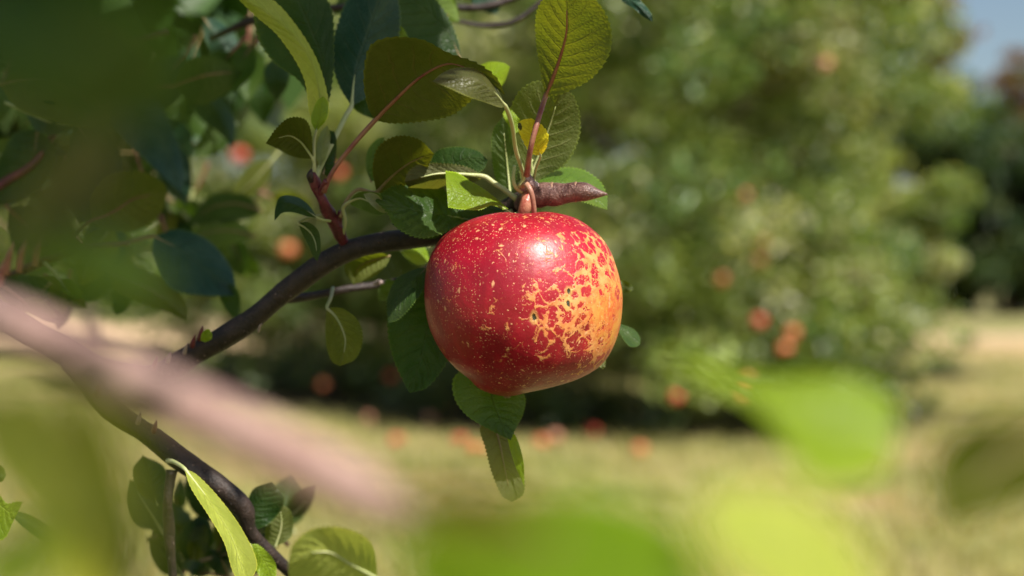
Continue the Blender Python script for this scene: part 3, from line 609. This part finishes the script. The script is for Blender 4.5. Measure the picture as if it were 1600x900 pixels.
B([(230, 120, .25), (260, 140, .25), (290, 190, .25)], [(255, 120), (285, 150)], [(235, 150), (265, 180)], 'green', None)
B([(0, 130, .14), (60, 120, .14), (120, 140, .14), (170, 190, .14)], [(60, 85), (130, 105), (165, 150)], [(30, 170), (90, 190), (140, 200)], 'olive', None, under=True, el=-.02)
B([(40, 60, .15), (90, 90, .15), (140, 80, .15), (200, 90, .15)], [(90, 55), (150, 50)], [(80, 120), (150, 120)], 'dark', None)
B([(60, 200, .16), (50, 260, .16), (20, 310, .16), (-30, 330, .16)], [(20, 210), (-10, 270)], [(90, 240), (60, 300)], 'dark', None)
B([(120, 190, .15), (150, 240, .15), (150, 300, .15), (120, 350, .15)], [(160, 200), (190, 260), (160, 330)], [(110, 230), (100, 300)], 'dark', None, el=.02)
B([(80, 440, .12), (60, 460, .12), (30, 470, .12), (-10, 450, .12)], [(60, 430), (20, 430)], [(70, 475), (30, 490)], 'dark', None)
B([(60, 430, .13), (90, 448, .13), (100, 492, .13)], [(90, 432), (106, 462)], [(62, 450), (80, 478)], 'olive', None)
branch([(-60, 330, .16), (0, 290, .16), (60, 250, .16), (110, 160, .18), (160, 90, .2), (260, 50, .22)], [7, 7, 6, 6, 5, 4], 'shoot', 'twig', rough=.1)
branch([(-60, 460, .13), (0, 440, .13), (60, 410, .13), (120, 390, .13), (200, 382, .13)], [8, 8, 7, 6, 4], 'shoot', 'twig', rough=.1)
for x, y in ((10, 400), (30, 395), (55, 385), (0, 420)):
    branch([(x, y + 30, .12), (x + 5, y, .12), (x + 14, y - 22, .12)], [5, 5, 1], 'fleshstem', 'bud', rough=.1, n=8, seg=4)
# leaf cluster low on the left, behind the lower branch
def scatter(n, x0, x1, y0, y1, d0, d1, a0, a1, L0, L1, mats, seed):
    q = random.Random(seed)
    for i in range(n):
        x = q.uniform(x0, x1); y = q.uniform(y0, y1); a = q.uniform(a0, a1); L_ = q.uniform(L0, L1); d = q.uniform(d0, d1)
        ex, ey = x + math.cos(a) * L_, y + math.sin(a) * L_; nx, ny = -math.sin(a), math.cos(a); ww = L_ * q.uniform(.18, .32); bd = q.uniform(-8, 8)
        B([(x, y, d), ((x+ex)/2 + nx*bd, (y+ey)/2 + ny*bd, d - q.uniform(-.01, .02)), (ex, ey, d + q.uniform(-.02, .02))], [((x*.7+ex*.3) + nx*ww, (y*.7+ey*.3) + ny*ww), ((x*.3+ex*.7) + nx*ww*.8, (y*.3+ey*.7) + ny*ww*.8)],
          [((x*.7+ex*.3) - nx*ww, (y*.7+ey*.3) - ny*ww), ((x*.3+ex*.7) - nx*ww*.8, (y*.3+ey*.7) - ny*ww*.8)], q.choice(mats), [(x - math.cos(a) * 30, y - math.sin(a) * 30 - 6, d), (x - math.cos(a) * 14, y - math.sin(a) * 14 - 3, d)], q.choice(['pet_green', 'pet_mid', 'pet_red']), under=q.random() < .4, el=q.uniform(-.01, .02), er=q.uniform(-.02, .01))
scatter(34, 225, 450, 800, 925, .12, .24, -2.8, -.4, 55, 100, ['dark', 'green', 'teal', 'olive', 'dark'], 3)
scatter(34, -40, 290, 60, 400, .16, .42, -.2, 2.4, 70, 120, ['dark', 'dark', 'teal', 'green', 'olive'], 4)
scatter(12, 250, 430, 250, 400, .25, .45, .2, 3.0, 60, 95, ['dark', 'green', 'olive'], 5)
scatter(10, 250, 480, -30, 110, .18, .35, .6, 2.6, 60, 110, ['dark', 'dark', 'teal', 'green'], 6)
scatter(6, 10, 110, 430, 470, .1, .2, .2, 2.4, 50, 70, ['dark', 'green', 'olive'], 8)
scatter(5, 560, 760, -40, 10, .10, .2, .4, 2.6, 60, 90, ['dark', 'green', 'fresh'], 9)

# --- leaves right in front of the lens, far out of focus
def F(Z, *a, **k):
    k['Z0'] = Z * .78; k.setdefault('quilt', .0002); return leaf(*a, **k)
F(.24, [(1400, 690, 0), (1300, 650, .0), (1180, 600, .004), (1030, 552, .010)], [(1392, 620), (1290, 588), (1180, 590), (1090, 560)], [(1370, 745), (1270, 748), (1185, 640), (1090, 588)], 'bright', None, 'pet_green', .0007, el=.008, er=-.012)
F(.165, [(1400, 1000, 0), (1300, 900, 0), (1210, 830, 0), (1090, 765, 0)], [(1350, 860), (1260, 775), (1160, 755)], [(1290, 990), (1170, 920), (1100, 850)], 'lime', None, 'pet_green', .0007, el=.008, er=-.008)
F(.235, [(1680, 640, 0), (1610, 690, -.004), (1540, 740, -.008), (1470, 830, -.012)], [(1600, 650), (1500, 665), (1455, 720)], [(1680, 740), (1620, 770), (1540, 810)], 'moss', None, 'pet_mid', .0007, under=True, el=-.02, er=.01)
F(.155, [(1130, 1000, 0), (960, 900, 0), (800, 865, 0), (600, 880, 0)], [(1075, 830), (920, 765), (720, 785)], [(1000, 1020), (820, 1000), (660, 960)], 'grassy', None, 'pet_green', .0007, under=False, el=.012, er=-.012)
F(.14, [(860, 830, 0), (780, 800, 0), (700, 790, 0), (590, 800, 0)], [(800, 760), (690, 745)], [(790, 850), (690, 845)], 'rust', None, 'pet_red', .0007, under=True, el=-.012, er=.006)
F(.15, [(-80, -20, 0), (40, 40, 0), (160, 100, 0), (290, 190, 0)], [(60, -60), (230, -10), (310, 90)], [(-60, 100), (60, 170), (190, 205)], 'dark', None, 'pet_mid', .0007, under=True, el=-.016, er=.016)
F(.13, [(-120, -60, 0), (0, 0, 0), (80, 30, 0), (170, 40, 0)], [(0, -60), (110, -30)], [(-60, 90), (60, 90)], 'dark', None, 'pet_mid', .0007, under=False, el=.010, er=-.010)
F(.19, [(190, 170, 0), (150, 260, 0), (90, 340, 0), (10, 410, 0)], [(190, 260), (140, 360), (70, 410)], [(120, 200), (50, 270), (10, 350)], 'deep', None, 'pet_mid', .0007, under=True, el=-.016, er=.014)
F(.18, [(20, 350, 0), (100, 400, 0), (180, 430, 0), (270, 460, 0)], [(110, 350), (200, 380), (255, 420)], [(60, 420), (140, 460), (220, 478)], 'fresh', None, 'pet_mid', .0007, el=.012, er=-.006)
F(.17, [(-60, 620, 0), (40, 660, 0), (110, 740, 0), (180, 960, 0)], [(60, 600), (150, 690), (220, 820)], [(-30, 720), (50, 820), (110, 940)], 'lime', None, 'pet_mid', .0007, under=True, el=-.02, er=.02)
F(.16, [(110, 560, 0), (160, 680, 0), (190, 800, 0), (200, 980, 0)], [(170, 620), (215, 720), (240, 860)], [(120, 660), (150, 790), (150, 900)], 'olive', None, 'pet_mid', .0007, under=True, el=-.012, er=.01)
F(.17, [(-60, 940, 0), (20, 880, 0), (60, 850, 0), (110, 810, 0)], [(-20, 850), (50, 820)], [(40, 940), (100, 880)], 'bright', None, 'pet_green', .0007, el=.01, er=-.01)

# --- the rest of the near crown: many small leaves, joined (clumps out of the frame are added to cast shade)
def leaf_cloud(centres, radii, n, size, tints, flat=.7, seed=1, nrm_bias=(0, 0, .6)):
    r = np.random.default_rng(seed); C = np.asarray(centres, float); k = r.integers(0, len(C), n)
    rad = np.asarray(radii, float)[k]; d = r.normal(0, 1, (n, 3)); d /= np.linalg.norm(d, axis=1)[:, None]
    p = C[k] + d * (rad * r.random((n, 1)) ** .45 if rad.ndim == 2 else (rad[:, None] * r.random((n, 1)) ** .45)) * np.array([1, 1, flat])
    nr = r.normal(0, 1, (n, 3)) * .8 + d * .5 + np.array(nrm_bias); nr /= np.linalg.norm(nr, axis=1)[:, None]
    ax = r.normal(0, 1, (n, 3)) + np.array([0, 0, -.4]); ax -= nr * (ax * nr).sum(1)[:, None]; ax /= np.linalg.norm(ax, axis=1)[:, None] + 1e-9
    sd_ = np.cross(nr, ax); s = size * r.uniform(.65, 1.25, (n, 1)); wd = s * r.uniform(.26, .34, (n, 1)); dip = nr * s * .06
    a = p - ax * s * .5; e = p + ax * s * .5 - nr * s * r.uniform(0, .2, (n, 1)); m1 = p - ax * s * .12
    v = np.stack([a, m1 + sd_ * wd + dip, p + ax * s * .22 + sd_ * wd * .75 + dip, e, p + ax * s * .22 - sd_ * wd * .75 + dip, m1 - sd_ * wd + dip], 1).reshape(-1, 3)
    base = (np.arange(n) * 6)[:, None]
    f = np.concatenate([base + np.array([[0, 1, 2, 3]]), base + np.array([[0, 3, 4, 5]])])
    T = np.asarray(tints, float); kc = r.integers(0, len(T), len(C)); pick = np.where(r.random(n) < .6, kc[k], r.integers(0, len(T), n))
    col = T[pick] * r.uniform(.75, 1.3, (n, 1)); col = np.repeat(col, 6, axis=0)
    return v, f, col
near_t = [(.04, .09, .018), (.06, .12, .02), (.03, .07, .025), (.09, .12, .025)]
cs, rs = [], []
rr_ = random.Random(5)
for i in range(80):       # behind the focal plane, left
    Z = rr_.uniform(.95, 1.7); px = rr_.uniform(-500, 260) ; py = rr_.uniform(-400, 330)
    if px > 120 and py > 200: py -= 200
    cs.append(tuple(P(px, py, Z))); rs.append(rr_.uniform(.05, .12))
for px, py, d, t, rad in ((490, 0, .03, .36, .035), (560, 40, .05, .42, .012), (420, 150, .03, .42, .03), (300, 60, .15, .40, .06), (330, 260, .12, .45, .05), (200, 180, .16, .5, .07),
                          (230, 420, .12, .6, .05), (110, 280, .15, .55, .07), (60, 60, .15, .55, .08), (-260, -360, -.46, .12, .008), (-200, -300, -.46, .17, .012), (420, 470, .03, .62, .012), (350, 540, .04, .60, .03)):
    p_ = P(px, py, D0 + d) + sd * t         # unseen clumps added on the sun's path to shade these leaves
    cs += [tuple(p_)] * 3; rs += [rad] * 3
for i in range(75):       # unseen clumps added under the frame to cut light from below
    y_ = rr_.uniform(.25, 1.0); cs.append((rr_.uniform(-.55, .22), y_, CAM_H - .22 * y_ - rr_.uniform(.12, .34))); rs.append(rr_.uniform(.04, .08))
for i in range(22):       # above the frame, behind and beside
    cs.append((rr_.uniform(-1.7, -.35), rr_.uniform(.3, 1.9), rr_.uniform(1.55, 2.6))); rs.append(rr_.uniform(.12, .25))
for i in range(10):
    cs.append((rr_.uniform(-1.2, -.55), rr_.uniform(-.1, .5), rr_.uniform(1.3, 1.9))); rs.append(rr_.uniform(.08, .16))
v, f, c = leaf_cloud(cs, rs, 16500, .066, near_t, seed=3)
link('crown', mesh('crown', v, f, M['crown'], TREE_AT, col=c), tree, TREE_AT, kind='stuff')

# ------------------------------------------------------------------ orchard and woods behind
def bg_tree(name, label, cat, x, y, h, rx, rz, zc, n, size, tints, seed, mat='crown', trunk_r=.09, clumps=60, group=None, bottom=None, limbs=6, cr_=.32):
    r = random.Random(seed); root = empty(name, (x, y, 0), label, cat, group)
    tp = [Vector((x, y, -.05)), Vector((x + r.uniform(-.1, .1), y, zc * .4)), Vector((x + r.uniform(-.15, .15), y + r.uniform(-.1, .1), zc)), Vector((x, y, zc + rz * .7))]
    tr = tube_obj('trunk', tp, [trunk_r * 1.3, trunk_r, trunk_r * .7, trunk_r * .2], M['bgbark'], root, 10, 6, .12)
    for i in range(limbs):
        a = r.uniform(0, 6.28); z0 = zc * r.uniform(.35, .95)
        e = Vector((x + math.cos(a) * rx * .75, y + math.sin(a) * rx * .75, zc + rz * r.uniform(-.4, .7)))
        b = Vector((x, y, z0)); tube_obj('limb', [b, b.lerp(e, .5) + Vector((0, 0, rz * .12)), e], [trunk_r * .5, trunk_r * .3, trunk_r * .08], M['bgbark'], root, 7, 4, .1)
    C, R = [], []
    while len(C) < clumps:
        d = Vector((r.gauss(0, 1), r.gauss(0, 1), r.gauss(0, 1))).normalized()
        hr = math.hypot(d.x, d.y); d.x *= hr ** -.35; d.y *= hr ** -.35; d.z = math.copysign(abs(d.z) ** .65, d.z); d = d * r.uniform(.45, 1.0)
        p = (x + d.x * rx, y + d.y * rx, zc + d.z * rz)
        if bottom is not None and p[2] < bottom: continue
        C.append(p); R.append(r.uniform(.7, 1.25) * cr_ * rx)
    v, f, c = leaf_cloud(C, R, n, size, tints, seed=seed)
    keep = (v.reshape(-1, 6, 3)[:, :, 2].min(1) > .05); idx = np.nonzero(keep)[0]
    v = v.reshape(-1, 6, 3)[idx].reshape(-1, 3); c = c.reshape(-1, 6, 3)[idx].reshape(-1, 3); b = (np.arange(len(idx)) * 6)[:, None]
    f = np.concatenate([b + np.array([[0, 1, 2, 3]]), b + np.array([[0, 3, 4, 5]])])
    link('crown', mesh('crown', v, f, M[mat], (x, y, 0), col=c), root, (x, y, 0), kind='stuff')
    return root
orch = [(.13, .19, .04), (.19, .25, .06), (.10, .15, .04), (.29, .32, .09), (.24, .23, .11), (.50, .50, .28), (.12, .20, .06), (.22, .29, .05), (.32, .40, .12)]  # palest tint puts leaf highlights into the colour
bg_tree('apple_tree', 'broad out-of-focus orchard tree behind the apple, hung with red apples', 'tree', 1.3, 11.2, 4.2, 2.05, 2.4, 2.1, 80000, .074, orch, 21, clumps=330, bottom=.30, cr_=.185, group='orchard trees behind the branch')
bg_tree('apple_tree', 'blurred orchard tree seen left of the apple beyond the branch, with dark shade under it', 'tree', -1.85, 14.4, 4.4, 2.1, 2.3, 2.3, 45000, .085, orch, 22, clumps=220, bottom=.42, cr_=.18, group='orchard trees behind the branch')
bg_tree('apple_tree', 'tall blurred orchard tree filling the gap between the two nearer orchard trees', 'tree', -.3, 19, 5.5, 2.8, 3.2, 3.2, 30000, .12, orch, 23, clumps=120, bottom=.4, cr_=.17, group='orchard trees behind the branch')
bg_tree('apple_tree', 'blurred orchard tree behind the shoulder of the broad tree, right of the apple', 'tree', 3.4, 17.5, 5.2, 2.0, 2.8, 2.7, 30000, .11, orch, 24, clumps=110, bottom=.3, cr_=.17, group='orchard trees behind the branch')
bg_tree('apple_tree', 'blurred orchard tree at the left edge behind the dark leaves', 'tree', -6.5, 22, 5.0, 2.6, 2.4, 3.0, 12000, .12, orch, 25, clumps=70, bottom=.9, cr_=.25, group='orchard trees behind the branch')
wood = [(.045, .085, .025), (.06, .10, .03), (.035, .07, .03), (.09, .12, .035)]
autumn = [(.22, .10, .045), (.28, .14, .06), (.16, .09, .04), (.12, .12, .04)]
wl = [(-30, 62, 10, wood, 'dark wood-edge tree furthest to the left'), (-22, 60, 11, wood, 'dark wood-edge tree second from the left'), (-14, 64, 12, wood, 'dark wood-edge tree behind the left orchard tree'),
      (-6, 60, 12, wood, 'dark wood-edge tree hidden mostly behind the tall orchard tree'), (2, 62, 13, wood, 'dark wood-edge tree behind the broad orchard tree'), (9.5, 60, 12.5, wood, 'dark wood-edge tree behind the right shoulder of the broad tree'),
      (15.5, 58, 10, wood, 'dark green tree at the meadow edge beside the orchard tree'), (20, 57, 8.2, wood, 'very dark bushy tree at the far right meadow edge'), (25, 60, 8.8, wood, 'dark bushy tree cut by the right edge of the picture'),
      (21.5, 82, 20, autumn, 'rust-coloured autumn tree rising above the dark trees at the top'), (31.5, 84, 15.2, autumn, 'reddish autumn tree showing against the sky at the top right corner')]
for i, (x, y, h, t, lb) in enumerate(wl):
    bg_tree('autumn_tree' if t is autumn else 'woodland_tree', lb, 'tree', x, y, h, h * .46 if t is wood else h * .24, h * (.50 if t is wood else .18), h * (.47 if t is wood else .83), 12000 if t is wood else 3000, .40 if t is wood else .45, t, 40 + i, mat='far_crown', trunk_r=.25, clumps=90, limbs=4, cr_=.24, bottom=.1, group='trees along the far edge of the meadow')

# scrub along the foot of the wood
C_ = [(x_ + random.uniform(-.8, .8), 56 + random.uniform(-1.5, 3), random.uniform(.6, 3.2)) for x_ in np.linspace(-40, 40, 150)]
v, f, c = leaf_cloud(C_, [random.uniform(1.1, 2.0) for _ in C_], 22000, .38, wood, seed=77)
k_ = v.reshape(-1, 6, 3)[:, :, 2].min(1) > 0; v = v.reshape(-1, 6, 3)[k_].reshape(-1, 3); c = c.reshape(-1, 6, 3)[k_].reshape(-1, 3); b_ = (np.arange(int(k_.sum())) * 6)[:, None]
link('undergrowth', mesh('undergrowth', v, np.concatenate([b_ + np.array([[0, 1, 2, 3]]), b_ + np.array([[0, 3, 4, 5]])]), M['far_crown'], col=c), kind='stuff', label='dark scrub along the far edge of the meadow', category='undergrowth')

# background apples: (px, py, Z, colour, label)
am = {}
def bgapple_mat(k, c1, c2):
    am[k] = plain_mat('apple_' + k, c1, c2, 35, .38, .0)
bgapple_mat('red', (.55, .035, .035), (.62, .10, .05)); bgapple_mat('orange', (.70, .24, .09), (.62, .12, .05)); bgapple_mat('pink', (.60, .20, .13), (.66, .32, .20))
def round_apple_mesh(k):
    nr, na = 16, 20; V = []
    for i in range(nr + 1):
        th = math.pi * i / nr; rr = math.sin(th) * (1 + .08 * math.cos(th)); z = math.cos(th) * .92 - .20 * math.exp(-(th / .35) ** 2) + .12 * math.exp(-((math.pi - th) / .35) ** 2)
        for a in range(na): V.append((rr * math.cos(a * 2 * math.pi / na), rr * math.sin(a * 2 * math.pi / na), z))
    F_ = [(i*na+a, (i+1)*na+a, (i+1)*na+(a+1) % na, i*na+(a+1) % na) for i in range(nr) for a in range(na)]
    return mesh('fruit', np.array(V) * .039, fixq(F_), am[k])
am_mesh = {k: round_apple_mesh(k) for k in am}
Vs, Fs, us = tube([(0, 0, .026), (.002, 0, .038), (.005, .001, .048)], [.0016, .0014, .002], 6, 3)
stem_me = mesh('stem', Vs, fixq(Fs), M['bgbark'])
def bg_apple(px, py, Z, k, lb, grp, s=1.0, ground=False):
    p = P(px, py, Z)
    if ground: p.z = .036 * s
    root = empty('apple', p, lb, 'apple', grp); root.rotation_euler = (random.uniform(-.3, .3), random.uniform(-.3, .3), random.uniform(0, 6)); root.scale = (s, s, s)
    for nm, me in (('fruit', am_mesh[k]), ('stem', stem_me)):
        c = bpy.data.objects.new(nm, me); COL.objects.link(c); c.parent = root
GA = 'blurred apples hanging on the orchard trees'
for a in [(1162, 306, 9.3, 'red', 'blurred red apple alone high on the broad tree right of the main apple', 1.15),
          (1128, 436, 9.3, 'orange', 'blurred orange-red apple level with the main apple, first one to its right', 1.15),
          (1186, 502, 9.2, 'red', 'blurred dark red apple just left of the touching pair', 1.15),
          (1238, 520, 9.2, 'orange', 'blurred red upper apple of the touching pair', 1.2),
          (1226, 545, 9.1, 'orange', 'blurred orange lower apple of the touching pair', 1.2),
          (1190, 378, 9.3, 'pink', 'dull pink upper apple of the stacked pair on the broad tree', 1.1),
          (1188, 408, 9.3, 'pink', 'dull pink lower apple of the stacked pair on the broad tree', 1.1),
          (1168, 592, 9.1, 'orange', 'small orange apple low on the broad tree above another', .8),
          (1160, 616, 9.1, 'orange', 'small orange apple lowest on the broad tree', .8),
          (1057, 620, 9.1, 'red', 'red apple in the dark shade low under the broad tree', 1.05),
          (1290, 100, 9.3, 'pink', 'pale pinkish apple near the top of the broad tree', 1.1),
          (374, 243, 8.4, 'red', 'bright red blurred apple hanging at the upper left between the leaves', 1.25),
          (450, 390, 8.4, 'orange', 'round orange blurred apple hanging just above the bent branch', 1.2),
          (530, 270, 9.0, 'red', 'faint red apple behind the red leaf stalks', 1.0),
          (612, 588, 11.8, 'red', 'dark red apple low beside the big dark leaf', 1.2),
          (505, 600, 11.8, 'orange', 'dull brownish apple in the shade below the branch', 1.1)]:
    bg_apple(*a[:5], GA, a[5])
GF = 'fallen apples lying in the grass'
fallen = [(620, 690, 'red', 'fallen red apple lying leftmost in the shade line'), (672, 655, 'pink', 'fallen pink apple further back behind the hanging leaf'), (700, 640, 'orange', 'fallen brownish apple furthest back in the shade'),
          (718, 690, 'red', 'fallen red apple left of the hanging leaf pair'), (742, 706, 'orange', 'fallen orange apple close by the hanging leaf pair'), (845, 692, 'orange', 'fallen orange-red apple right of the hanging leaf pair'),
          (868, 684, 'pink', 'fallen pale apple beside the orange-red one under the tree'), (1000, 704, 'orange', 'fallen orange apple rightmost under the broad tree'), (572, 655, 'pink', 'fallen dull apple in the grass below the dark shade'), (925, 676, 'red', 'fallen red apple by the foot of the broad tree')]
for px, py, k, lb in fallen:
    bg_apple(px, py, (CAM_H - .036) * FPX / (py - 450), k, lb, GF, 1.15, True)

# ------------------------------------------------------------------ ground and grass
TREE_SHADE = [(1.1, 11.7, 2.5, 1.9), (-1.9, 15.2, 2.7, 3.4), (-.2, 19.5, 3.4, 3), (3.6, 17.8, 2.4, 2)]  # ellipses of painted shade on the ground; grass is thinned there too
def ground_mat():
    m, t = newmat('meadow'); g = N(t); obj = g.n('ShaderNodeTexCoord').outputs['Object']
    n1 = g.noise(obj, .55, 4, .6); n2 = g.noise(obj, 3.5, 5, .65); n3 = g.noise(obj, 30, 3)
    c = g.mix(g.step(n1, .40, .62), (.46, .37, .20), (.27, .29, .10))
    c = g.mix(g.math('MULTIPLY', g.step(n2, .42, .62), .6), c, (.34, .32, .11))
    c = g.mix(g.math('MULTIPLY', g.step(n3, .5, .7), .5), c, (.22, .18, .08))
    c = g.mix(g.math('MULTIPLY', g.step(g.noise(obj, 1.6, 3), .50, .60), .65), c, (.13, .15, .045))
    sx = g.n('ShaderNodeSeparateXYZ'); g.set(sx.inputs[0], obj)
    for (cx_, cy_, ax_, ay_) in ((-8.5, 36, 6.5, 13), (10.5, 27, 5, 6)):       # mown straw lying dry in the open meadow
        e_ = g.math('SQRT', g.math('ADD', g.math('POWER', g.math('DIVIDE', g.math('SUBTRACT', sx.outputs[0], cx_), ax_), 2), g.math('POWER', g.math('DIVIDE', g.math('SUBTRACT', sx.outputs[1], cy_), ay_), 2)))
        c = g.mix(g.step(g.math('ADD', e_, g.math('MULTIPLY', g.math('SUBTRACT', n1, .5), 1.2)), .8, 1.15, True), c, g.mix(n2, (.52, .36, .20), (.70, .52, .32)))
    for (cx_, cy_, ax_, ay_) in TREE_SHADE:       # shade under the orchard trees, painted dark into the ground colour
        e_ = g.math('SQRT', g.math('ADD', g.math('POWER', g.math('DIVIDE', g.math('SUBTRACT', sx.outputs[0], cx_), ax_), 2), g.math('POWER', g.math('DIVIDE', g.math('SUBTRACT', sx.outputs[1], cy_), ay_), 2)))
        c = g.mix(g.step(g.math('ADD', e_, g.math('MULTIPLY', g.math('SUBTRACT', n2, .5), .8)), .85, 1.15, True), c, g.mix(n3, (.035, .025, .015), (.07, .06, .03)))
    pr = g.n('ShaderNodeBsdfPrincipled'); g.set(pr.inputs['Base Color'], g.mix(1.0, c, (KA, KA, KA), 'MULTIPLY')); pr.inputs['Roughness'].default_value = .95
    pr.inputs['Specular IOR Level'].default_value = .1
    g.set(pr.inputs['Normal'], g.bump(g.math('ADD', n2, n3), .04, .6)); g.out(pr.outputs[0]); return m
gx = np.concatenate([[-600, -200, -80], np.linspace(-30, 30, 61), [80, 200, 600]]); gy = np.concatenate([[-100, -20], np.linspace(-5, 70, 76), [120, 250, 900]])
V = []; 
for y in gy:
    for x in gx: V.append((x, y, -.01 + (.03 * math.sin(x * .9 + y * .35) * math.sin(y * .5) if abs(x) < 30 and 16 < y < 70 else 0)))
nx_ = len(gx); Fg = [(j*nx_+i, j*nx_+i+1, (j+1)*nx_+i+1, (j+1)*nx_+i) for j in range(len(gy)-1) for i in range(nx_-1)]
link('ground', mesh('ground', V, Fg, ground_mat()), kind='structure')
def grass(n, y0, y1, seed, hh, ww):
    r = np.random.default_rng(seed)
    y = y0 + (y1 - y0) * r.random(n) ** 1.3; x = r.uniform(-1, 1, n) * (y * .42 + .8)
    patch = np.sin(x * 1.3 + 1) * np.sin(y * .9) + .6 * np.sin(x * 3.1 + y * 1.7) + r.normal(0, .5, n)
    for cx_, cy_, ax_, ay_ in TREE_SHADE:
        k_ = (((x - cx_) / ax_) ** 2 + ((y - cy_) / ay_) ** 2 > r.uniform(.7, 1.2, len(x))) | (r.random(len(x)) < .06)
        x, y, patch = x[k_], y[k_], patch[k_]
    n = len(x)
    h = hh * r.uniform(.4, 1.3, n) * (1 + .25 * np.clip(patch, -1, 1)); w_ = ww * r.uniform(.6, 1.4, n); a = r.uniform(0, 6.28, n)
    lx, ly = r.normal(0, .45, n) * h, r.normal(0, .45, n) * h
    b = np.stack([x, y, np.full(n, -.01)], 1); s = np.stack([np.cos(a) * w_, np.sin(a) * w_, np.zeros(n)], 1)
    mid = b + np.stack([lx * .35, ly * .35, h * .6], 1); tip = b + np.stack([lx, ly, h], 1)
    v = np.stack([b - s, b + s, mid + s * .7, mid - s * .7, tip], 1).reshape(-1, 3); k = (np.arange(n) * 5)[:, None]
    f = np.concatenate([k + np.array([[0, 1, 2]]), k + np.array([[0, 2, 3]]), k + np.array([[3, 2, 4]])])
    T = np.array([(.56, .42, .22), (.40, .38, .14), (.19, .27, .07), (.44, .40, .17)])
    ki = np.clip((patch * .9 + 1.2).astype(int), 0, 3); order = np.array([0, 1, 3, 2]); c = T[order[ki]] * r.uniform(.75, 1.2, (n, 1))
    return v, f, np.repeat(c, 5, axis=0)
C_, R_ = [], []
q_ = random.Random(12)
for cx_, cy_, ax_, ay_ in TREE_SHADE:
    for i in range(int(26 * ax_ * ay_ / 3)):
        a_ = q_.uniform(0, 6.28); u_ = math.sqrt(q_.random()) * .92; C_.append((cx_ + math.cos(a_) * ax_ * u_, cy_ + math.sin(a_) * ay_ * u_, q_.uniform(.05, .42))); R_.append(q_.uniform(.14, .32))
v, f, c = leaf_cloud(C_, R_, 16000, .075, [(.06, .10, .025), (.09, .14, .03), (.05, .08, .03), (.14, .15, .05)], seed=91)
k_ = v.reshape(-1, 6, 3)[:, :, 2].min(1) > 0; v = v.reshape(-1, 6, 3)[k_].reshape(-1, 3); c = c.reshape(-1, 6, 3)[k_].reshape(-1, 3); b_ = (np.arange(int(k_.sum())) * 6)[:, None]
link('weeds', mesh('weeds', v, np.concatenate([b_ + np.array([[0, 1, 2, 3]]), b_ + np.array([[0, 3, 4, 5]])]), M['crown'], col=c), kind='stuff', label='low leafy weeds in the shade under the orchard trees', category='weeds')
v, f, c = grass(90000, 3.6, 26, 5, .075, .0045)
link('grass', mesh('grass', v, f, M['far_crown'], smooth=False, col=c), kind='stuff', label='dry yellow-green grass of the orchard floor', category='grass')
